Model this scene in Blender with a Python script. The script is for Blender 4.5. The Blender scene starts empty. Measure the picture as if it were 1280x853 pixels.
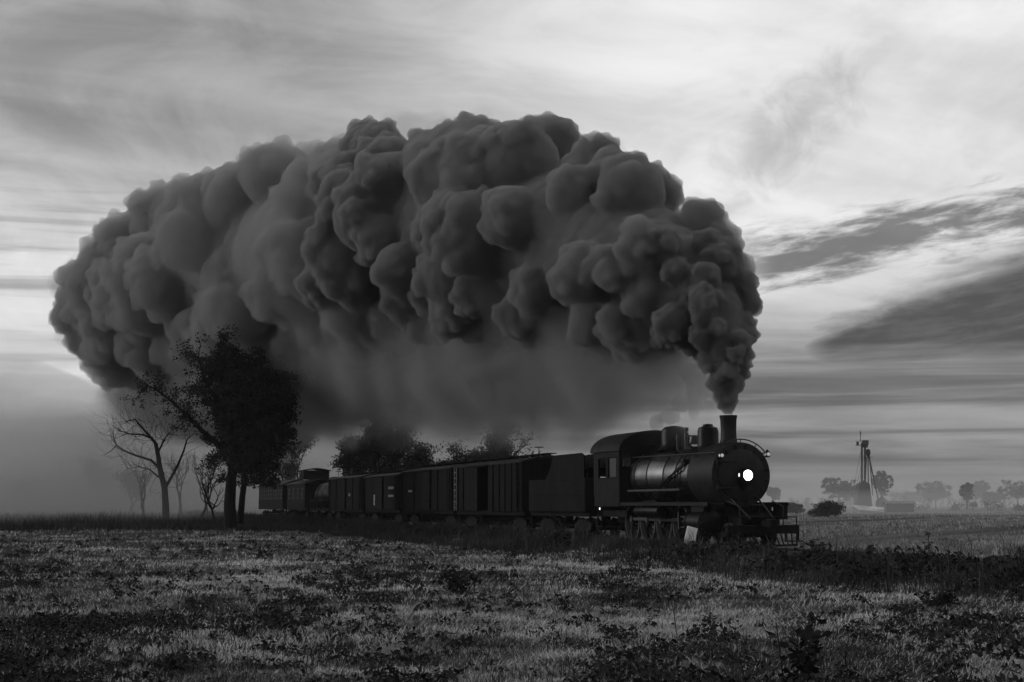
import bpy, bmesh, math, random
import numpy as np
from mathutils import Vector, Matrix, Quaternion, noise as mnoise

SC = bpy.context.scene
COL = SC.collection
R = math.radians
rng = random.Random(4)
nrg = np.random.default_rng(11)

# ------------------------------------------------------------------ camera
CAM_Z = 1.65
F_PX = 1778.0                      # 50 mm lens on a 36 mm frame, 1280 px wide
HORIZON = 631.0
PITCH = math.atan((HORIZON - 426.5) / F_PX)
cam_data = bpy.data.cameras.new('camera')
cam_data.lens = 50.0
cam_data.sensor_width = 36.0
cam_data.clip_start = 0.1
cam_data.clip_end = 8000.0
cam = bpy.data.objects.new('camera', cam_data)
COL.objects.link(cam)
cam.location = (0, 0, CAM_Z)
cam.rotation_euler = (R(90) + PITCH, 0, 0)
SC.camera = cam

# ------------------------------------------------------------------ sun, exposure
SUN_AZ = R(-72)                    # from +Y towards +X; minus = to the left of the view
SUN_EL = R(15)
sun_data = bpy.data.lights.new('sun', 'SUN')
sun_data.energy = 0.75
sun_data.angle = R(30)
sun_data.color = (1.0, 1.0, 1.0)
sun = bpy.data.objects.new('sun', sun_data)
COL.objects.link(sun)
sd = Vector((math.sin(SUN_AZ) * math.cos(SUN_EL), math.cos(SUN_AZ) * math.cos(SUN_EL), math.sin(SUN_EL)))
sun.rotation_euler = sd.to_track_quat('Z', 'Y').to_euler()
sun.location = (-60, 20, 60)

vs = SC.view_settings
vs.view_transform = 'Standard'
vs.look = 'None'
vs.exposure = 0.3
vs.gamma = 1.0
vs.use_curve_mapping = False

cy = SC.cycles
cy.use_denoising = True
try:
    cy.denoiser = 'OPENIMAGEDENOISE'
except Exception:
    pass
cy.max_bounces = 6
cy.diffuse_bounces = 2
cy.glossy_bounces = 2
cy.transmission_bounces = 4
cy.volume_bounces = 2
cy.transparent_max_bounces = 48
cy.use_adaptive_sampling = False
cy.caustics_reflective = False
cy.caustics_refractive = False
cy.sample_clamp_indirect = 3.0

# ------------------------------------------------------------------ node helpers
class NT:
    """Small wrapper to write node maths in one line."""
    def __init__(s, tree):
        s.t = tree
        s.n = tree.nodes
        s.l = tree.links
    def new(s, kind, **kw):
        nd = s.n.new(kind)
        for k, v in kw.items():
            setattr(nd, k, v)
        return nd
    def put(s, sock, v):
        if hasattr(v, 'is_linked') or hasattr(v, 'links'):
            s.l.new(v, sock)
        else:
            sock.default_value = v
    def m(s, op, a, b=0.0, c=None, clamp=False):
        nd = s.new('ShaderNodeMath', operation=op, use_clamp=clamp)
        s.put(nd.inputs[0], a)
        s.put(nd.inputs[1], b)
        if c is not None:
            s.put(nd.inputs[2], c)
        return nd.outputs[0]
    def ramp(s, x, lo, hi, a=0.0, b=1.0, smooth=True):
        nd = s.new('ShaderNodeMapRange', clamp=True, interpolation_type='SMOOTHSTEP' if smooth else 'LINEAR')
        s.put(nd.inputs['Value'], x)
        s.put(nd.inputs['From Min'], lo)
        s.put(nd.inputs['From Max'], hi)
        s.put(nd.inputs['To Min'], a)
        s.put(nd.inputs['To Max'], b)
        return nd.outputs['Result']
    def noise(s, vec, scale=1.0, detail=4.0, rough=0.5, dist=0.0):
        nd = s.new('ShaderNodeTexNoise')
        s.l.new(vec, nd.inputs['Vector'])
        nd.inputs['Scale'].default_value = scale
        nd.inputs['Detail'].default_value = detail
        nd.inputs['Roughness'].default_value = rough
        nd.inputs['Distortion'].default_value = dist
        return nd.outputs['Fac']
    def xyz(s, x, y, z):
        nd = s.new('ShaderNodeCombineXYZ')
        s.put(nd.inputs[0], x); s.put(nd.inputs[1], y); s.put(nd.inputs[2], z)
        return nd.outputs[0]
    def sep(s, v):
        nd = s.new('ShaderNodeSeparateXYZ')
        s.l.new(v, nd.inputs[0])
        return nd.outputs
    def mix(s, f, a, b):
        nd = s.new('ShaderNodeMix', data_type='FLOAT')
        s.put(nd.inputs[0], f); s.put(nd.inputs[2], a); s.put(nd.inputs[3], b)
        return nd.outputs[0]

# ------------------------------------------------------------------ sky
world = bpy.data.worlds.new('World')
SC.world = world
world.use_nodes = True
W = NT(world.node_tree)
W.n.clear()
wout = W.new('ShaderNodeOutputWorld')
bg = W.new('ShaderNodeBackground')
W.l.new(bg.outputs[0], wout.inputs['Surface'])
skyt = W.new('ShaderNodeTexSky', sky_type='NISHITA')
skyt.sun_disc = False
skyt.sun_elevation = SUN_EL
skyt.sun_rotation = SUN_AZ
skyt.air_density = 1.2
skyt.dust_density = 2.0
bw = W.new('ShaderNodeRGBToBW')
W.l.new(skyt.outputs[0], bw.inputs[0])
tc = W.new('ShaderNodeTexCoord')
dirv = tc.outputs['Generated']
dx, dy, dz = W.sep(dirv)
az = W.m('ARCTAN2', dx, dy)
el = W.m('ARCSINE', dz)
# clouds sit on a flat layer overhead: project the direction on it
zz = W.m('MAXIMUM', W.m('ADD', dz, 0.10), 0.03)
cu = W.m('DIVIDE', dx, zz)
cv = W.m('DIVIDE', dy, zz)
# thin high streaks, drawn out along one wind direction
ca, sa = math.cos(R(24)), math.sin(R(24))
ru = W.m('ADD', W.m('MULTIPLY', cu, ca), W.m('MULTIPLY', cv, sa))
rv = W.m('SUBTRACT', W.m('MULTIPLY', cv, ca), W.m('MULTIPLY', cu, sa))
streak = W.noise(W.xyz(W.m('MULTIPLY', ru, 0.42), W.m('MULTIPLY', rv, 1.5), 3.1), 1.6, 7.0, 0.55, 0.5)
broad = W.noise(W.xyz(W.m('MULTIPLY', ru, 0.5), rv, 7.7), 0.62, 4.0, 0.5, 0.3)
high = W.m('ADD', W.m('MULTIPLY', W.ramp(streak, 0.34, 0.66), 0.55), W.m('MULTIPLY', W.ramp(broad, 0.32, 0.66), 0.45))
# the sheet is thinner (brighter) towards the right of the view and low on the left
thin_r = W.ramp(az, -0.22, 0.16)
thin_l = W.m('MULTIPLY', W.ramp(az, -0.10, -0.30), W.ramp(el, 0.27, 0.16))
open_ = W.m('MAXIMUM', thin_r, thin_l)
mott = W.noise(W.xyz(W.m('MULTIPLY', az, 7.0), W.m('MULTIPLY', el, 13.0), 2.2), 1.0, 6.0, 0.6, 0.8)
high = W.m('ADD', W.m('MULTIPLY', high, 0.6), W.m('MULTIPLY', W.ramp(mott, 0.30, 0.70), 0.4))
tone = W.mix(open_, W.mix(high, 0.12, 0.40), W.mix(high, 0.46, 0.82))
# low banks of stratus: horizontal, ragged, darker than the sheet above
tilt = W.m('SUBTRACT', el, W.m('MULTIPLY', az, 0.14))
wob = W.noise(W.xyz(W.m('MULTIPLY', az, 14.0), W.m('MULTIPLY', tilt, 50.0), 1.3), 1.0, 8.0, 0.60, 0.3)
fil = W.noise(W.xyz(W.m('MULTIPLY', az, 26.0), W.m('MULTIPLY', tilt, 120.0), 4.3), 1.0, 7.0, 0.62, 0.25)
wob2 = W.noise(W.xyz(W.m('MULTIPLY', az, 4.0), W.m('MULTIPLY', el, 75.0), 9.3), 1.0, 5.0, 0.55, 0.5)
line = W.m('ADD', 0.171, W.m('MULTIPLY', W.m('SUBTRACT', az, 0.19), 0.125))
d1 = W.m('ADD', W.m('SUBTRACT', el, line), W.m('MULTIPLY', W.m('SUBTRACT', wob, 0.5), 0.03))
v1 = W.m('SUBTRACT', 1.0, W.m('DIVIDE', W.m('ABSOLUTE', d1), 0.021))
band1 = W.m('MULTIPLY', W.ramp(W.m('ADD', v1, W.m('MULTIPLY', W.m('SUBTRACT', fil, 0.5), 3.4)), -0.3, 1.0), W.ramp(v1, -0.9, 0.3))
band1 = W.m('MULTIPLY', band1, W.ramp(az, 0.13, 0.19))
topl = W.m('ADD', 0.104, W.m('MULTIPLY', W.m('MINIMUM', W.m('SUBTRACT', az, 0.155), 0.3), 0.34))
dt = W.m('ADD', W.m('SUBTRACT', topl, el), W.m('MULTIPLY', W.m('SUBTRACT', wob, 0.5), 0.042))
db = W.m('ADD', W.m('SUBTRACT', el, 0.097), W.m('MULTIPLY', W.m('SUBTRACT', wob2, 0.5), 0.03))
band2 = W.m('MULTIPLY', W.ramp(dt, -0.016, 0.020), W.ramp(db, -0.030, 0.014))
band2 = W.m('MULTIPLY', band2, W.ramp(az, 0.165, 0.225))
band2 = W.m('MULTIPLY', band2, W.ramp(fil, 0.30, 0.62, 0.93, 1.0))
low = W.m('MULTIPLY', W.ramp(el, 0.165, 0.080), W.ramp(wob2, 0.30, 0.66, 0.68, 1.0))
low = W.m('MULTIPLY', low, W.ramp(az, -0.26, 0.05, 0.22, 1.0))
strl = W.m('MULTIPLY', W.ramp(wob2, 0.46, 0.70), W.m('MULTIPLY', W.ramp(el, 0.225, 0.19), W.ramp(az, -0.20, -0.30)))
dark = W.m('MAXIMUM', W.m('MAXIMUM', W.m('MULTIPLY', band1, 0.80), W.m('MULTIPLY', band2, 0.97)),
           W.m('MAXIMUM', W.m('MULTIPLY', low, 0.90), W.m('MULTIPLY', strl, 0.45)))
# a torn dark wisp high on the right
wn = W.noise(W.xyz(W.m('MULTIPLY', az, 26.0), W.m('MULTIPLY', el, 30.0), 5.5), 1.0, 6.0, 0.6, 0.6)
wx = W.m('SUBTRACT', az, 0.192)
wy = W.m('SUBTRACT', W.m('SUBTRACT', el, 0.252), W.m('MULTIPLY', wx, 0.55))
wr = W.m('SQRT', W.m('ADD', W.m('POWER', W.m('DIVIDE', wx, 0.066), 2.0), W.m('POWER', W.m('DIVIDE', wy, 0.038), 2.0)))
wisp = W.ramp(W.m('ADD', wr, W.m('MULTIPLY', W.m('SUBTRACT', wn, 0.5), 2.0)), 1.25, 0.0)
dark = W.m('MAXIMUM', dark, W.m('MULTIPLY', wisp, 0.42))
tone = W.mix(dark, tone, 0.055)
# half of the light is the clear sky above the sheet, half the sheet's own tone
skyl = W.m('MULTIPLY', bw.outputs[0], 0.10)
skyl = W.m('MINIMUM', skyl, 1.2)
lum = W.m('MULTIPLY', tone, W.m('ADD', W.m('MULTIPLY', skyl, 0.5), 0.80))
W.l.new(W.xyz(lum, lum, lum), bg.inputs['Color'])
bg.inputs['Strength'].default_value = 1.0
try:
    world.cycles.sampling_method = 'MANUAL'
    world.cycles.sample_map_resolution = 1024
except Exception:
    pass
# ------------------------------------------------------------------ mesh helpers
def pix(px, py, depth):
    """World point seen at photo pixel (px, py) at ground distance `depth` along +Y."""
    x = (px - 640.0) / F_PX
    y = (426.5 - py) / F_PX
    d = Vector((x, math.cos(PITCH) - y * math.sin(PITCH), math.sin(PITCH) + y * math.cos(PITCH)))
    return Vector((0, 0, CAM_Z)) + d * (depth / d.y)

def link(ob, parent=None):
    COL.objects.link(ob)
    if parent is not None:
        ob.parent = parent
    return ob

def tag(ob, label=None, cat=None, group=None, kind=None):
    if label: ob['label'] = label
    if cat: ob['category'] = cat
    if group: ob['group'] = group
    if kind: ob['kind'] = kind
    return ob

def empty(name, loc=(0, 0, 0), rz=0.0, label=None, cat=None, group=None):
    e = bpy.data.objects.new(name, None)
    e.empty_display_size = 0.3
    e.location = loc
    e.rotation_euler = (0, 0, rz)
    COL.objects.link(e)
    return tag(e, label, cat, group)

def copy_tree(ob, parent=None):
    c = ob.copy()
    COL.objects.link(c)
    c.parent = parent
    for ch in list(ob.children):
        copy_tree(ch, c)
    return c

def np_mesh(name, V, F, mat=None, smooth=False, parent=None, k=None):
    """Mesh from numpy arrays; F is (n,3) or (n,4)."""
    me = bpy.data.meshes.new(name)
    V = np.asarray(V, dtype=np.float32)
    F = np.asarray(F, dtype=np.int32)
    n, w = F.shape
    me.vertices.add(len(V)); me.vertices.foreach_set('co', V.ravel())
    me.loops.add(n * w); me.loops.foreach_set('vertex_index', F.ravel())
    me.polygons.add(n)
    me.polygons.foreach_set('loop_start', np.arange(0, n * w, w, dtype=np.int32))
    me.polygons.foreach_set('loop_total', np.full(n, w, dtype=np.int32))
    if smooth:
        me.polygons.foreach_set('use_smooth', np.ones(n, dtype=bool))
    me.update(calc_edges=True)
    if mat: me.materials.append(mat)
    ob = bpy.data.objects.new(name, me)
    return link(ob, parent)

class MB:
    """Collects shapes, then links them as one mesh object."""
    def __init__(s):
        s.v = []; s.f = []
    def add(s, vs_, fs_):
        o = len(s.v)
        s.v += [tuple(v) for v in vs_]
        s.f += [tuple(i + o for i in f) for f in fs_]
        return s
    def box(s, c, d, rot=None, bev=0.0):
        x, y, z = d[0] / 2, d[1] / 2, d[2] / 2
        if bev <= 0:
            P = [Vector((a * x, b * y, e * z)) for a in (-1, 1) for b in (-1, 1) for e in (-1, 1)]
            Fc = [(0, 1, 3, 2), (4, 6, 7, 5), (0, 4, 5, 1), (2, 3, 7, 6), (0, 2, 6, 4), (1, 5, 7, 3)]
        else:
            bm = bmesh.new()
            bmesh.ops.create_cube(bm, size=1.0)
            bmesh.ops.scale(bm, vec=d, verts=bm.verts)
            bmesh.ops.bevel(bm, geom=bm.edges[:], offset=bev, segments=2, affect='EDGES', profile=0.5)
            bm.verts.index_update()
            P = [v.co.copy() for v in bm.verts]
            Fc = [tuple(v.index for v in f.verts) for f in bm.faces]
            bm.free()
        if rot is not None:
            P = [rot @ p for p in P]
        c = Vector(c)
        return s.add([p + c for p in P], Fc)
    def cyl(s, a, b, r0, r1=None, n=16, caps=True):
        return s.tube([a, b], [r0, r0 if r1 is None else r1], n, caps)
    def tube(s, pts, rad, n=8, caps=True):
        pts = [Vector(p) for p in pts]
        if not hasattr(rad, '__len__'):
            rad = [rad] * len(pts)
        V = []; Fc = []
        prev = None
        for i, p in enumerate(pts):
            if i == 0: t = pts[1] - p
            elif i == len(pts) - 1: t = p - pts[i - 1]
            else: t = pts[i + 1] - pts[i - 1]
            t = t.normalized() if t.length > 1e-9 else Vector((0, 0, 1))
            if prev is None:
                u = t.orthogonal().normalized()
            else:
                u = (prev - t * prev.dot(t))
                u = u.normalized() if u.length > 1e-6 else t.orthogonal().normalized()
            prev = u
            w = t.cross(u)
            for k in range(n):
                q = 2 * math.pi * k / n
                V.append(p + (u * math.cos(q) + w * math.sin(q)) * rad[i])
        for i in range(len(pts) - 1):
            for k in range(n):
                a = i * n + k; b = i * n + (k + 1) % n
                Fc.append((a, b, b + n, a + n))
        if caps:
            Fc.append(tuple(reversed(range(n))))
            Fc.append(tuple(range((len(pts) - 1) * n, len(pts) * n)))
        return s.add(V, Fc)
    def lathe(s, prof, org, axis='Z', n=24, cap0=True, cap1=True):
        """prof: (r, h) along the axis from org."""
        V = []; Fc = []
        o = Vector(org)
        for r, h in prof:
            for k in range(n):
                q = 2 * math.pi * k / n
                c_, s_ = r * math.cos(q), r * math.sin(q)
                if axis == 'Z': p = Vector((c_, s_, h))
                elif axis == 'X': p = Vector((h, c_, s_))
                else: p = Vector((s_, h, c_))
                V.append(o + p)
        m = len(prof)
        for i in range(m - 1):
            for k in range(n):
                a = i * n + k; b = i * n + (k + 1) % n
                Fc.append((a, b, b + n, a + n))
        if cap0: Fc.append(tuple(reversed(range(n))))
        if cap1: Fc.append(tuple(range((m - 1) * n, m * n)))
        return s.add(V, Fc)
    def prism(s, poly, a, b, axis='Y'):
        """Extrude a 2D polygon between a and b along an axis. axis Y: poly=(x,z); X: (y,z); Z: (x,y)."""
        def P(p, h):
            if axis == 'Y': return (p[0], h, p[1])
            if axis == 'X': return (h, p[0], p[1])
            return (p[0], p[1], h)
        n = len(poly)
        V = [P(p, a) for p in poly] + [P(p, b) for p in poly]
        Fc = [tuple(range(n)), tuple(reversed(range(n, 2 * n)))]
        for i in range(n):
            j = (i + 1) % n
            Fc.append((i, i + n, j + n, j))
        return s.add(V, Fc)
    def build(s, name, mat=None, parent=None, smooth=False, angle=None):
        me = bpy.data.meshes.new(name)
        me.from_pydata(s.v, [], s.f)
        bm = bmesh.new(); bm.from_mesh(me)
        bmesh.ops.recalc_face_normals(bm, faces=bm.faces[:])
        if smooth:
            lim = R(angle or 35)
            for f in bm.faces: f.smooth = True
            for e in bm.edges:
                if len(e.link_faces) == 2 and e.calc_face_angle(0.0) > lim:
                    e.smooth = False
        bm.to_mesh(me); bm.free()
        if mat: me.materials.append(mat)
        ob = bpy.data.objects.new(name, me)
        return link(ob, parent)

# ------------------------------------------------------------------ materials
MATS = {}
def mat(name, base=0.2, rough=0.6, metal=0.0, var=0.35, scale=3.0, bump=0.0, bscale=30.0, spec=0.5, rvar=0.0, streak=None, two=None):
    """Grey procedural material: mottled base tone, optional relief, uneven gloss."""
    if name in MATS: return MATS[name]
    m = bpy.data.materials.new(name); m.use_nodes = True
    N = NT(m.node_tree)
    b = N.n['Principled BSDF']
    tcn = N.new('ShaderNodeTexCoord')
    co = tcn.outputs['Object']
    if streak:
        mp = N.new('ShaderNodeMapping'); N.l.new(co, mp.inputs[0]); mp.inputs['Scale'].default_value = streak
        cs = mp.outputs[0]
    else:
        cs = co
    n1 = N.noise(cs, scale, 6.0, 0.6)
    f = N.ramp(n1, 0.3, 0.7)
    lo, hi = base * (1 - var), base * (1 + var)
    if two: hi = two
    v = N.mix(f, lo, hi)
    N.l.new(N.xyz(v, v, v), b.inputs['Base Color'])
    if rvar:
        n2 = N.noise(co, scale * 2.3, 5.0, 0.6)
        N.l.new(N.m('ADD', rough - rvar, N.m('MULTIPLY', n2, 2 * rvar)), b.inputs['Roughness'])
    else:
        b.inputs['Roughness'].default_value = rough
    b.inputs['Metallic'].default_value = metal
    b.inputs['Specular IOR Level'].default_value = spec
    if bump:
        bn = N.new('ShaderNodeBump'); bn.inputs['Strength'].default_value = bump; bn.inputs['Distance'].default_value = 0.02
        N.l.new(N.noise(co, bscale, 5.0, 0.6), bn.inputs['Height'])
        N.l.new(bn.outputs[0], b.inputs['Normal'])
    MATS[name] = m
    return m

def mat_volume(name, density, albedo, aniso=0.0):
    m = bpy.data.materials.new(name); m.use_nodes = True
    N = NT(m.node_tree); N.n.clear()
    o = N.new('ShaderNodeOutputMaterial')
    v = N.new('ShaderNodeVolumePrincipled')
    v.inputs['Color'].default_value = (albedo, albedo, albedo, 1)
    v.inputs['Density'].default_value = density
    v.inputs['Anisotropy'].default_value = aniso
    N.l.new(v.outputs[0], o.inputs['Volume'])
    MATS[name] = m
    return m

def mat_emit(name, strength):
    m = bpy.data.materials.new(name); m.use_nodes = True
    N = NT(m.node_tree)
    b = N.n['Principled BSDF']
    b.inputs['Base Color'].default_value = (0.8, 0.8, 0.8, 1)
    b.inputs['Emission Color'].default_value = (1, 1, 1, 1)
    b.inputs['Emission Strength'].default_value = strength
    MATS[name] = m
    return m

# ------------------------------------------------------------------ track geometry
FRONT = Vector((7.69, 48.0, 0.25))          # smokebox front over the rail head
HEAD = Vector((0.3102, -0.9507, 0.0))
LEFT = Vector((0.9507, 0.3102, 0.0))        # far side of the train
HEAD_A = math.atan2(HEAD.y, HEAD.x)
def along(L, s=0.0, z=None):
    p = FRONT - HEAD * L + LEFT * s
    if z is not None: p.z = z
    return p

M_BLACK = mat('engine_black', 0.005, 0.36, 0.0, 0.4, 2.5, rvar=0.12, bump=0.08, bscale=9, spec=0.11)
M_DULL = mat('sooty_iron', 0.006, 0.62, 0.0, 0.5, 4.0, bump=0.25, bscale=25, spec=0.06)
M_GRAPH = mat('graphite_smokebox', 0.014, 0.50, 0.0, 0.35, 3.0, rvar=0.1, bump=0.12, bscale=14, spec=0.12)
M_JACKET = mat('boiler_jacket', 0.17, 0.24, 1.0, 0.3, 1.6, rvar=0.06, bump=0.05, bscale=3.0)
M_STEEL = mat('worn_steel', 0.025, 0.5, 0.6, 0.4, 6.0, rvar=0.1)
M_CABSIDE = mat('cab_paint', 0.008, 0.6, 0.0, 0.35, 2.0, rvar=0.12, bump=0.06, bscale=8, spec=0.07)
M_TENDER = mat('tender_paint', 0.008, 0.75, 0.0, 0.45, 1.4, rvar=0.12, bump=0.08, bscale=6, streak=(1, 1, 0.25), spec=0.05)
M_COAL = mat('coal', 0.012, 0.45, 0.0, 0.5, 8.0, bump=0.6, bscale=12, spec=0.1)
M_WOODCAR = mat('boxcar_boards', 0.007, 0.75, 0.0, 0.45, 1.2, bump=0.2, bscale=20, streak=(1, 1, 0.15), spec=0.06)
M_WOODDK = mat('boxcar_frame', 0.007, 0.75, 0.0, 0.4, 2.0, bump=0.2, bscale=20, spec=0.05)
M_ROOF = mat('car_roof', 0.018, 0.55, 0.0, 0.5, 1.3, rvar=0.12, bump=0.1, bscale=10, spec=0.06)
M_PALE = mat('faded_white_paint_and_gap_light', 0.22, 0.7, 0.0, 0.5, 14.0)
M_GLASS = mat('dark_glass', 0.012, 0.06, 0.0, 0.2, 2.0, spec=0.7)
M_WHITE = mat('white_board', 0.55, 0.7, 0.0, 0.35, 5.0, bump=0.1, bscale=30, streak=(1, 1, 0.4))
M_LAMPGLASS = mat('lamp_glass', 0.5, 0.08, 0.0, 0.1, 2.0, spec=0.8)
M_HEAD = mat_emit('headlight_glow', 14.0)
M_SMALL = mat_emit('cab_lamp_glow', 1.2)
M_CLASS = mat_emit('class_lamp_glow', 0.12)

# ------------------------------------------------------------------ wheels
def wheel_meshes(r, spokes, counter):
    t = MB()
    n = 36
    prof = [(r * 0.86, -0.06), (r, -0.06), (r, 0.045), (r + 0.028, 0.05), (r + 0.028, 0.075), (r * 0.86, 0.075), (r * 0.86, -0.06)]
    t.lathe(prof, (0, 0, 0), 'Y', n, False, False)
    c = MB()
    c.lathe([(r * 0.78, -0.045), (r * 0.87, -0.045), (r * 0.87, 0.06), (r * 0.78, 0.06), (r * 0.78, -0.045)], (0, 0, 0), 'Y', n, False, False)
    c.cyl((0, -0.11, 0), (0, 0.08, 0), r * 0.2, None, 16)
    if spokes:
        for k in range(spokes):
            a = 2 * math.pi * k / spokes
            d = Vector((math.cos(a), 0, math.sin(a)))
            c.tube([d * r * 0.17, d * r * 0.8], [0.04, 0.03], 6, False)
    else:
        c.lathe([(0.02, -0.02), (r * 0.45, -0.035), (r * 0.8, 0.0), (r * 0.8, 0.03), (0.02, 0.03)], (0, 0, 0), 'Y', 24)
    if counter:
        pts = [(r * 0.80 * math.cos(a), r * 0.80 * math.sin(a)) for a in np.linspace(R(215), R(325), 10)]
        c.prism(pts, -0.05, 0.05, 'Y')
        c.cyl((r * 0.0, -0.16, r * 0.43), (0, 0.03, r * 0.43), 0.11, None, 14)
    return t, c

def place_wheel(parent, key, loc, flip, name, rot=0.0):
    """Centre casting with its tyre as a child; copies share meshes."""
    if key not in WHEEL:
        t, c = wheel_meshes(*key)
        co = c.build(name, M_DULL, parent, True)
        to = t.build('tyre', M_STEEL, co, True)
        WHEEL[key] = co
    else:
        src = WHEEL[key]
        co = src.copy(); COL.objects.link(co); co.parent = parent; co.name = name
        for ch in src.children:
            d = ch.copy(); COL.objects.link(d); d.parent = co
    co.location = loc
    co.rotation_euler = (0, rot, math.pi if flip else 0)
    return co
WHEEL = {}

# ------------------------------------------------------------------ locomotive
loco = empty('steam_locomotive', along(0), HEAD_A,
             'black steam locomotive with lit round headlight heading the freight train', 'locomotive')
BZ = 2.40           # boiler axis

def ring(r, x0, x1, n=48, w=0.02):
    m = MB()
    m.lathe([(r, x0), (r + w, x0), (r + w, x1), (r, x1), (r, x0)], (0, 0, BZ), 'X', n, False, False)
    return m

m = MB()
m.lathe([(1.06, -1.95), (1.06, -0.02), (1.085, -0.02), (1.085, 0.02), (1.02, 0.03)], (0, 0, BZ), 'X', 56, True, True)
sb = m.build('smokebox', M_GRAPH, loco, True)
m = MB()
m.lathe([(0.86, 0.025), (0.86, 0.07), (0.80, 0.10), (0.60, 0.135), (0.3, 0.155), (0.02, 0.16)], (0, 0, BZ), 'X', 56, True, True)
door = m.build('smokebox_door', M_GRAPH, loco, True, 30)
for k in range(16):
    a = 2 * math.pi * (k + 0.5) / 16
    q = MB()
    c = Vector((0.06, 0.93 * math.cos(a), BZ + 0.93 * math.sin(a)))
    q.box((0, 0, 0), (0.07, 0.16, 0.05), Matrix.Rotation(a, 3, 'X'), 0.01)
    q.cyl((0.02, 0, 0), (0.06, 0, 0), 0.022, None, 8)
    o = q.build('door_clamp', M_GRAPH, door)
    o.location = c
for dz in (-0.45, 0.45):
    q = MB(); q.box((0.13, -0.55, BZ + dz), (0.05, 0.72, 0.07), None, 0.012); q.cyl((0.1, -0.92, BZ + dz - 0.09), (0.1, -0.92, BZ + dz + 0.09), 0.04, None, 10)
    q.build('hinge', M_GRAPH, door)
# bolts round the smokebox front ring
q = MB()
for k in range(36):
    a = 2 * math.pi * k / 36
    c = Vector((0.03, 1.045 * math.cos(a), BZ + 1.045 * math.sin(a)))
    q.cyl(c, c + Vector((0.022, 0, 0)), 0.018, None, 6)
q.build('rivet_ring', M_GRAPH, sb)['kind'] = 'stuff'
# headlight
hl = MB()
hl.lathe([(0.10, 0.14), (0.20, 0.16), (0.245, 0.24), (0.245, 0.50), (0.262, 0.50), (0.262, 0.545), (0.175, 0.548), (0.165, 0.50)], (0, 0, BZ - 0.03), 'X', 32, True, False)
hl.box((0.30, 0, BZ - 0.34), (0.30, 0.30, 0.04)); hl.box((0.20, 0, BZ - 0.44), (0.12, 0.05, 0.2))
hlo = hl.build('headlight', M_BLACK, loco, True)
q = MB(); q.lathe([(0.168, 0.505), (0.12, 0.525), (0.02, 0.535)], (0, 0, BZ - 0.03), 'X', 32, False, True); q.build('headlight_lens', M_HEAD, hlo, True)
q = MB(); q.box((0.36, -0.25, BZ - 0.02), (0.05, 0.012, 0.11)); q.build('number_glass', M_SMALL, hlo)
# classification lamps
for ang, off in ((R(141), 1.00), (R(36), 1.17)):
    c = Vector((0.12, off * math.cos(ang), BZ + off * math.sin(ang)))
    q = MB(); q.box(c, (0.15, 0.13, 0.20), None, 0.02); q.cyl(c + Vector((0, 0, 0.1)), c + Vector((0, 0, 0.16)), 0.05, 0.03, 10)
    q.cyl(c + Vector((-0.18, 0, -0.08)), c + Vector((0, 0, -0.08)), 0.02, None, 6)
    lo_ = q.build('marker_lamp', M_BLACK, loco)
    q = MB(); q.lathe([(0.062, 0.075), (0.045, 0.095), (0.01, 0.10)], c, 'X', 16); q.lathe([(0.05, -0.066), (0.03, -0.08)], c, 'Y', 12)
    q.build('lamp_lens', M_CLASS, lo_, True)
# boiler barrel, wagon-top taper, bands
m = MB()
m.lathe([(1.0, -4.2), (1.0, -1.95)], (0, 0, BZ), 'X', 56)
m.lathe([(1.13, -7.05), (1.13, -5.3), (1.0, -4.2)], (0, 0, BZ), 'X', 56, True, False)
boiler = m.build('boiler', M_JACKET, loco, True)
for x, rr in ((-2.05, 1.0), (-3.1, 1.0), (-4.15, 1.0), (-5.35, 1.13), (-6.5, 1.13)):
    ring(rr, x - 0.04, x + 0.04, 56, 0.012).build('boiler_band', M_BLACK, boiler, True)
m = MB(); m.box((-6.2, 0, 1.55), (1.7, 1.5, 1.5), None, 0.05); m.build('firebox', M_DULL, loco)
# stack
m = MB()
m.lathe([(0.52, 3.30), (0.44, 3.42), (0.32, 3.50), (0.275, 3.62), (0.265, 3.9), (0.28, 4.30), (0.30, 4.38), (0.305, 4.44), (0.27, 4.44), (0.25, 4.3), (0.24, 3.7)], (-0.85, 0, 0), 'Z', 32, False, False)
m.build('chimney_stack', M_GRAPH, loco, True)
# sand dome
m = MB()
m.lathe([(0.52, 3.25), (0.42, 3.38), (0.37, 3.50), (0.37, 3.98), (0.33, 4.10), (0.18, 4.16), (0.17, 4.22), (0.05, 4.24)], (-2.45, 0, 0), 'Z', 32)
m.build('sand_dome', M_BLACK, loco, True)
for s in (-1, 1):
    q = MB(); q.tube([(-2.45, s * 0.34, 3.45), (-2.55, s * 0.85, 3.05), (-2.75, s * 1.06, 2.5), (-2.95, s * 1.0, 1.5), (-3.0, s * 0.8, 0.9)], 0.025, 8)
    q.build('sand_pipe', M_BLACK, loco, True)
# steam dome
m = MB()
m.lathe([(0.66, 3.40), (0.56, 3.52), (0.50, 3.62), (0.50, 4.02), (0.46, 4.18), (0.34, 4.27), (0.15, 4.31), (0.02, 4.32)], (-5.30, 0, 0), 'Z', 36)
m.build('steam_dome', M_BLACK, loco, True)
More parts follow.
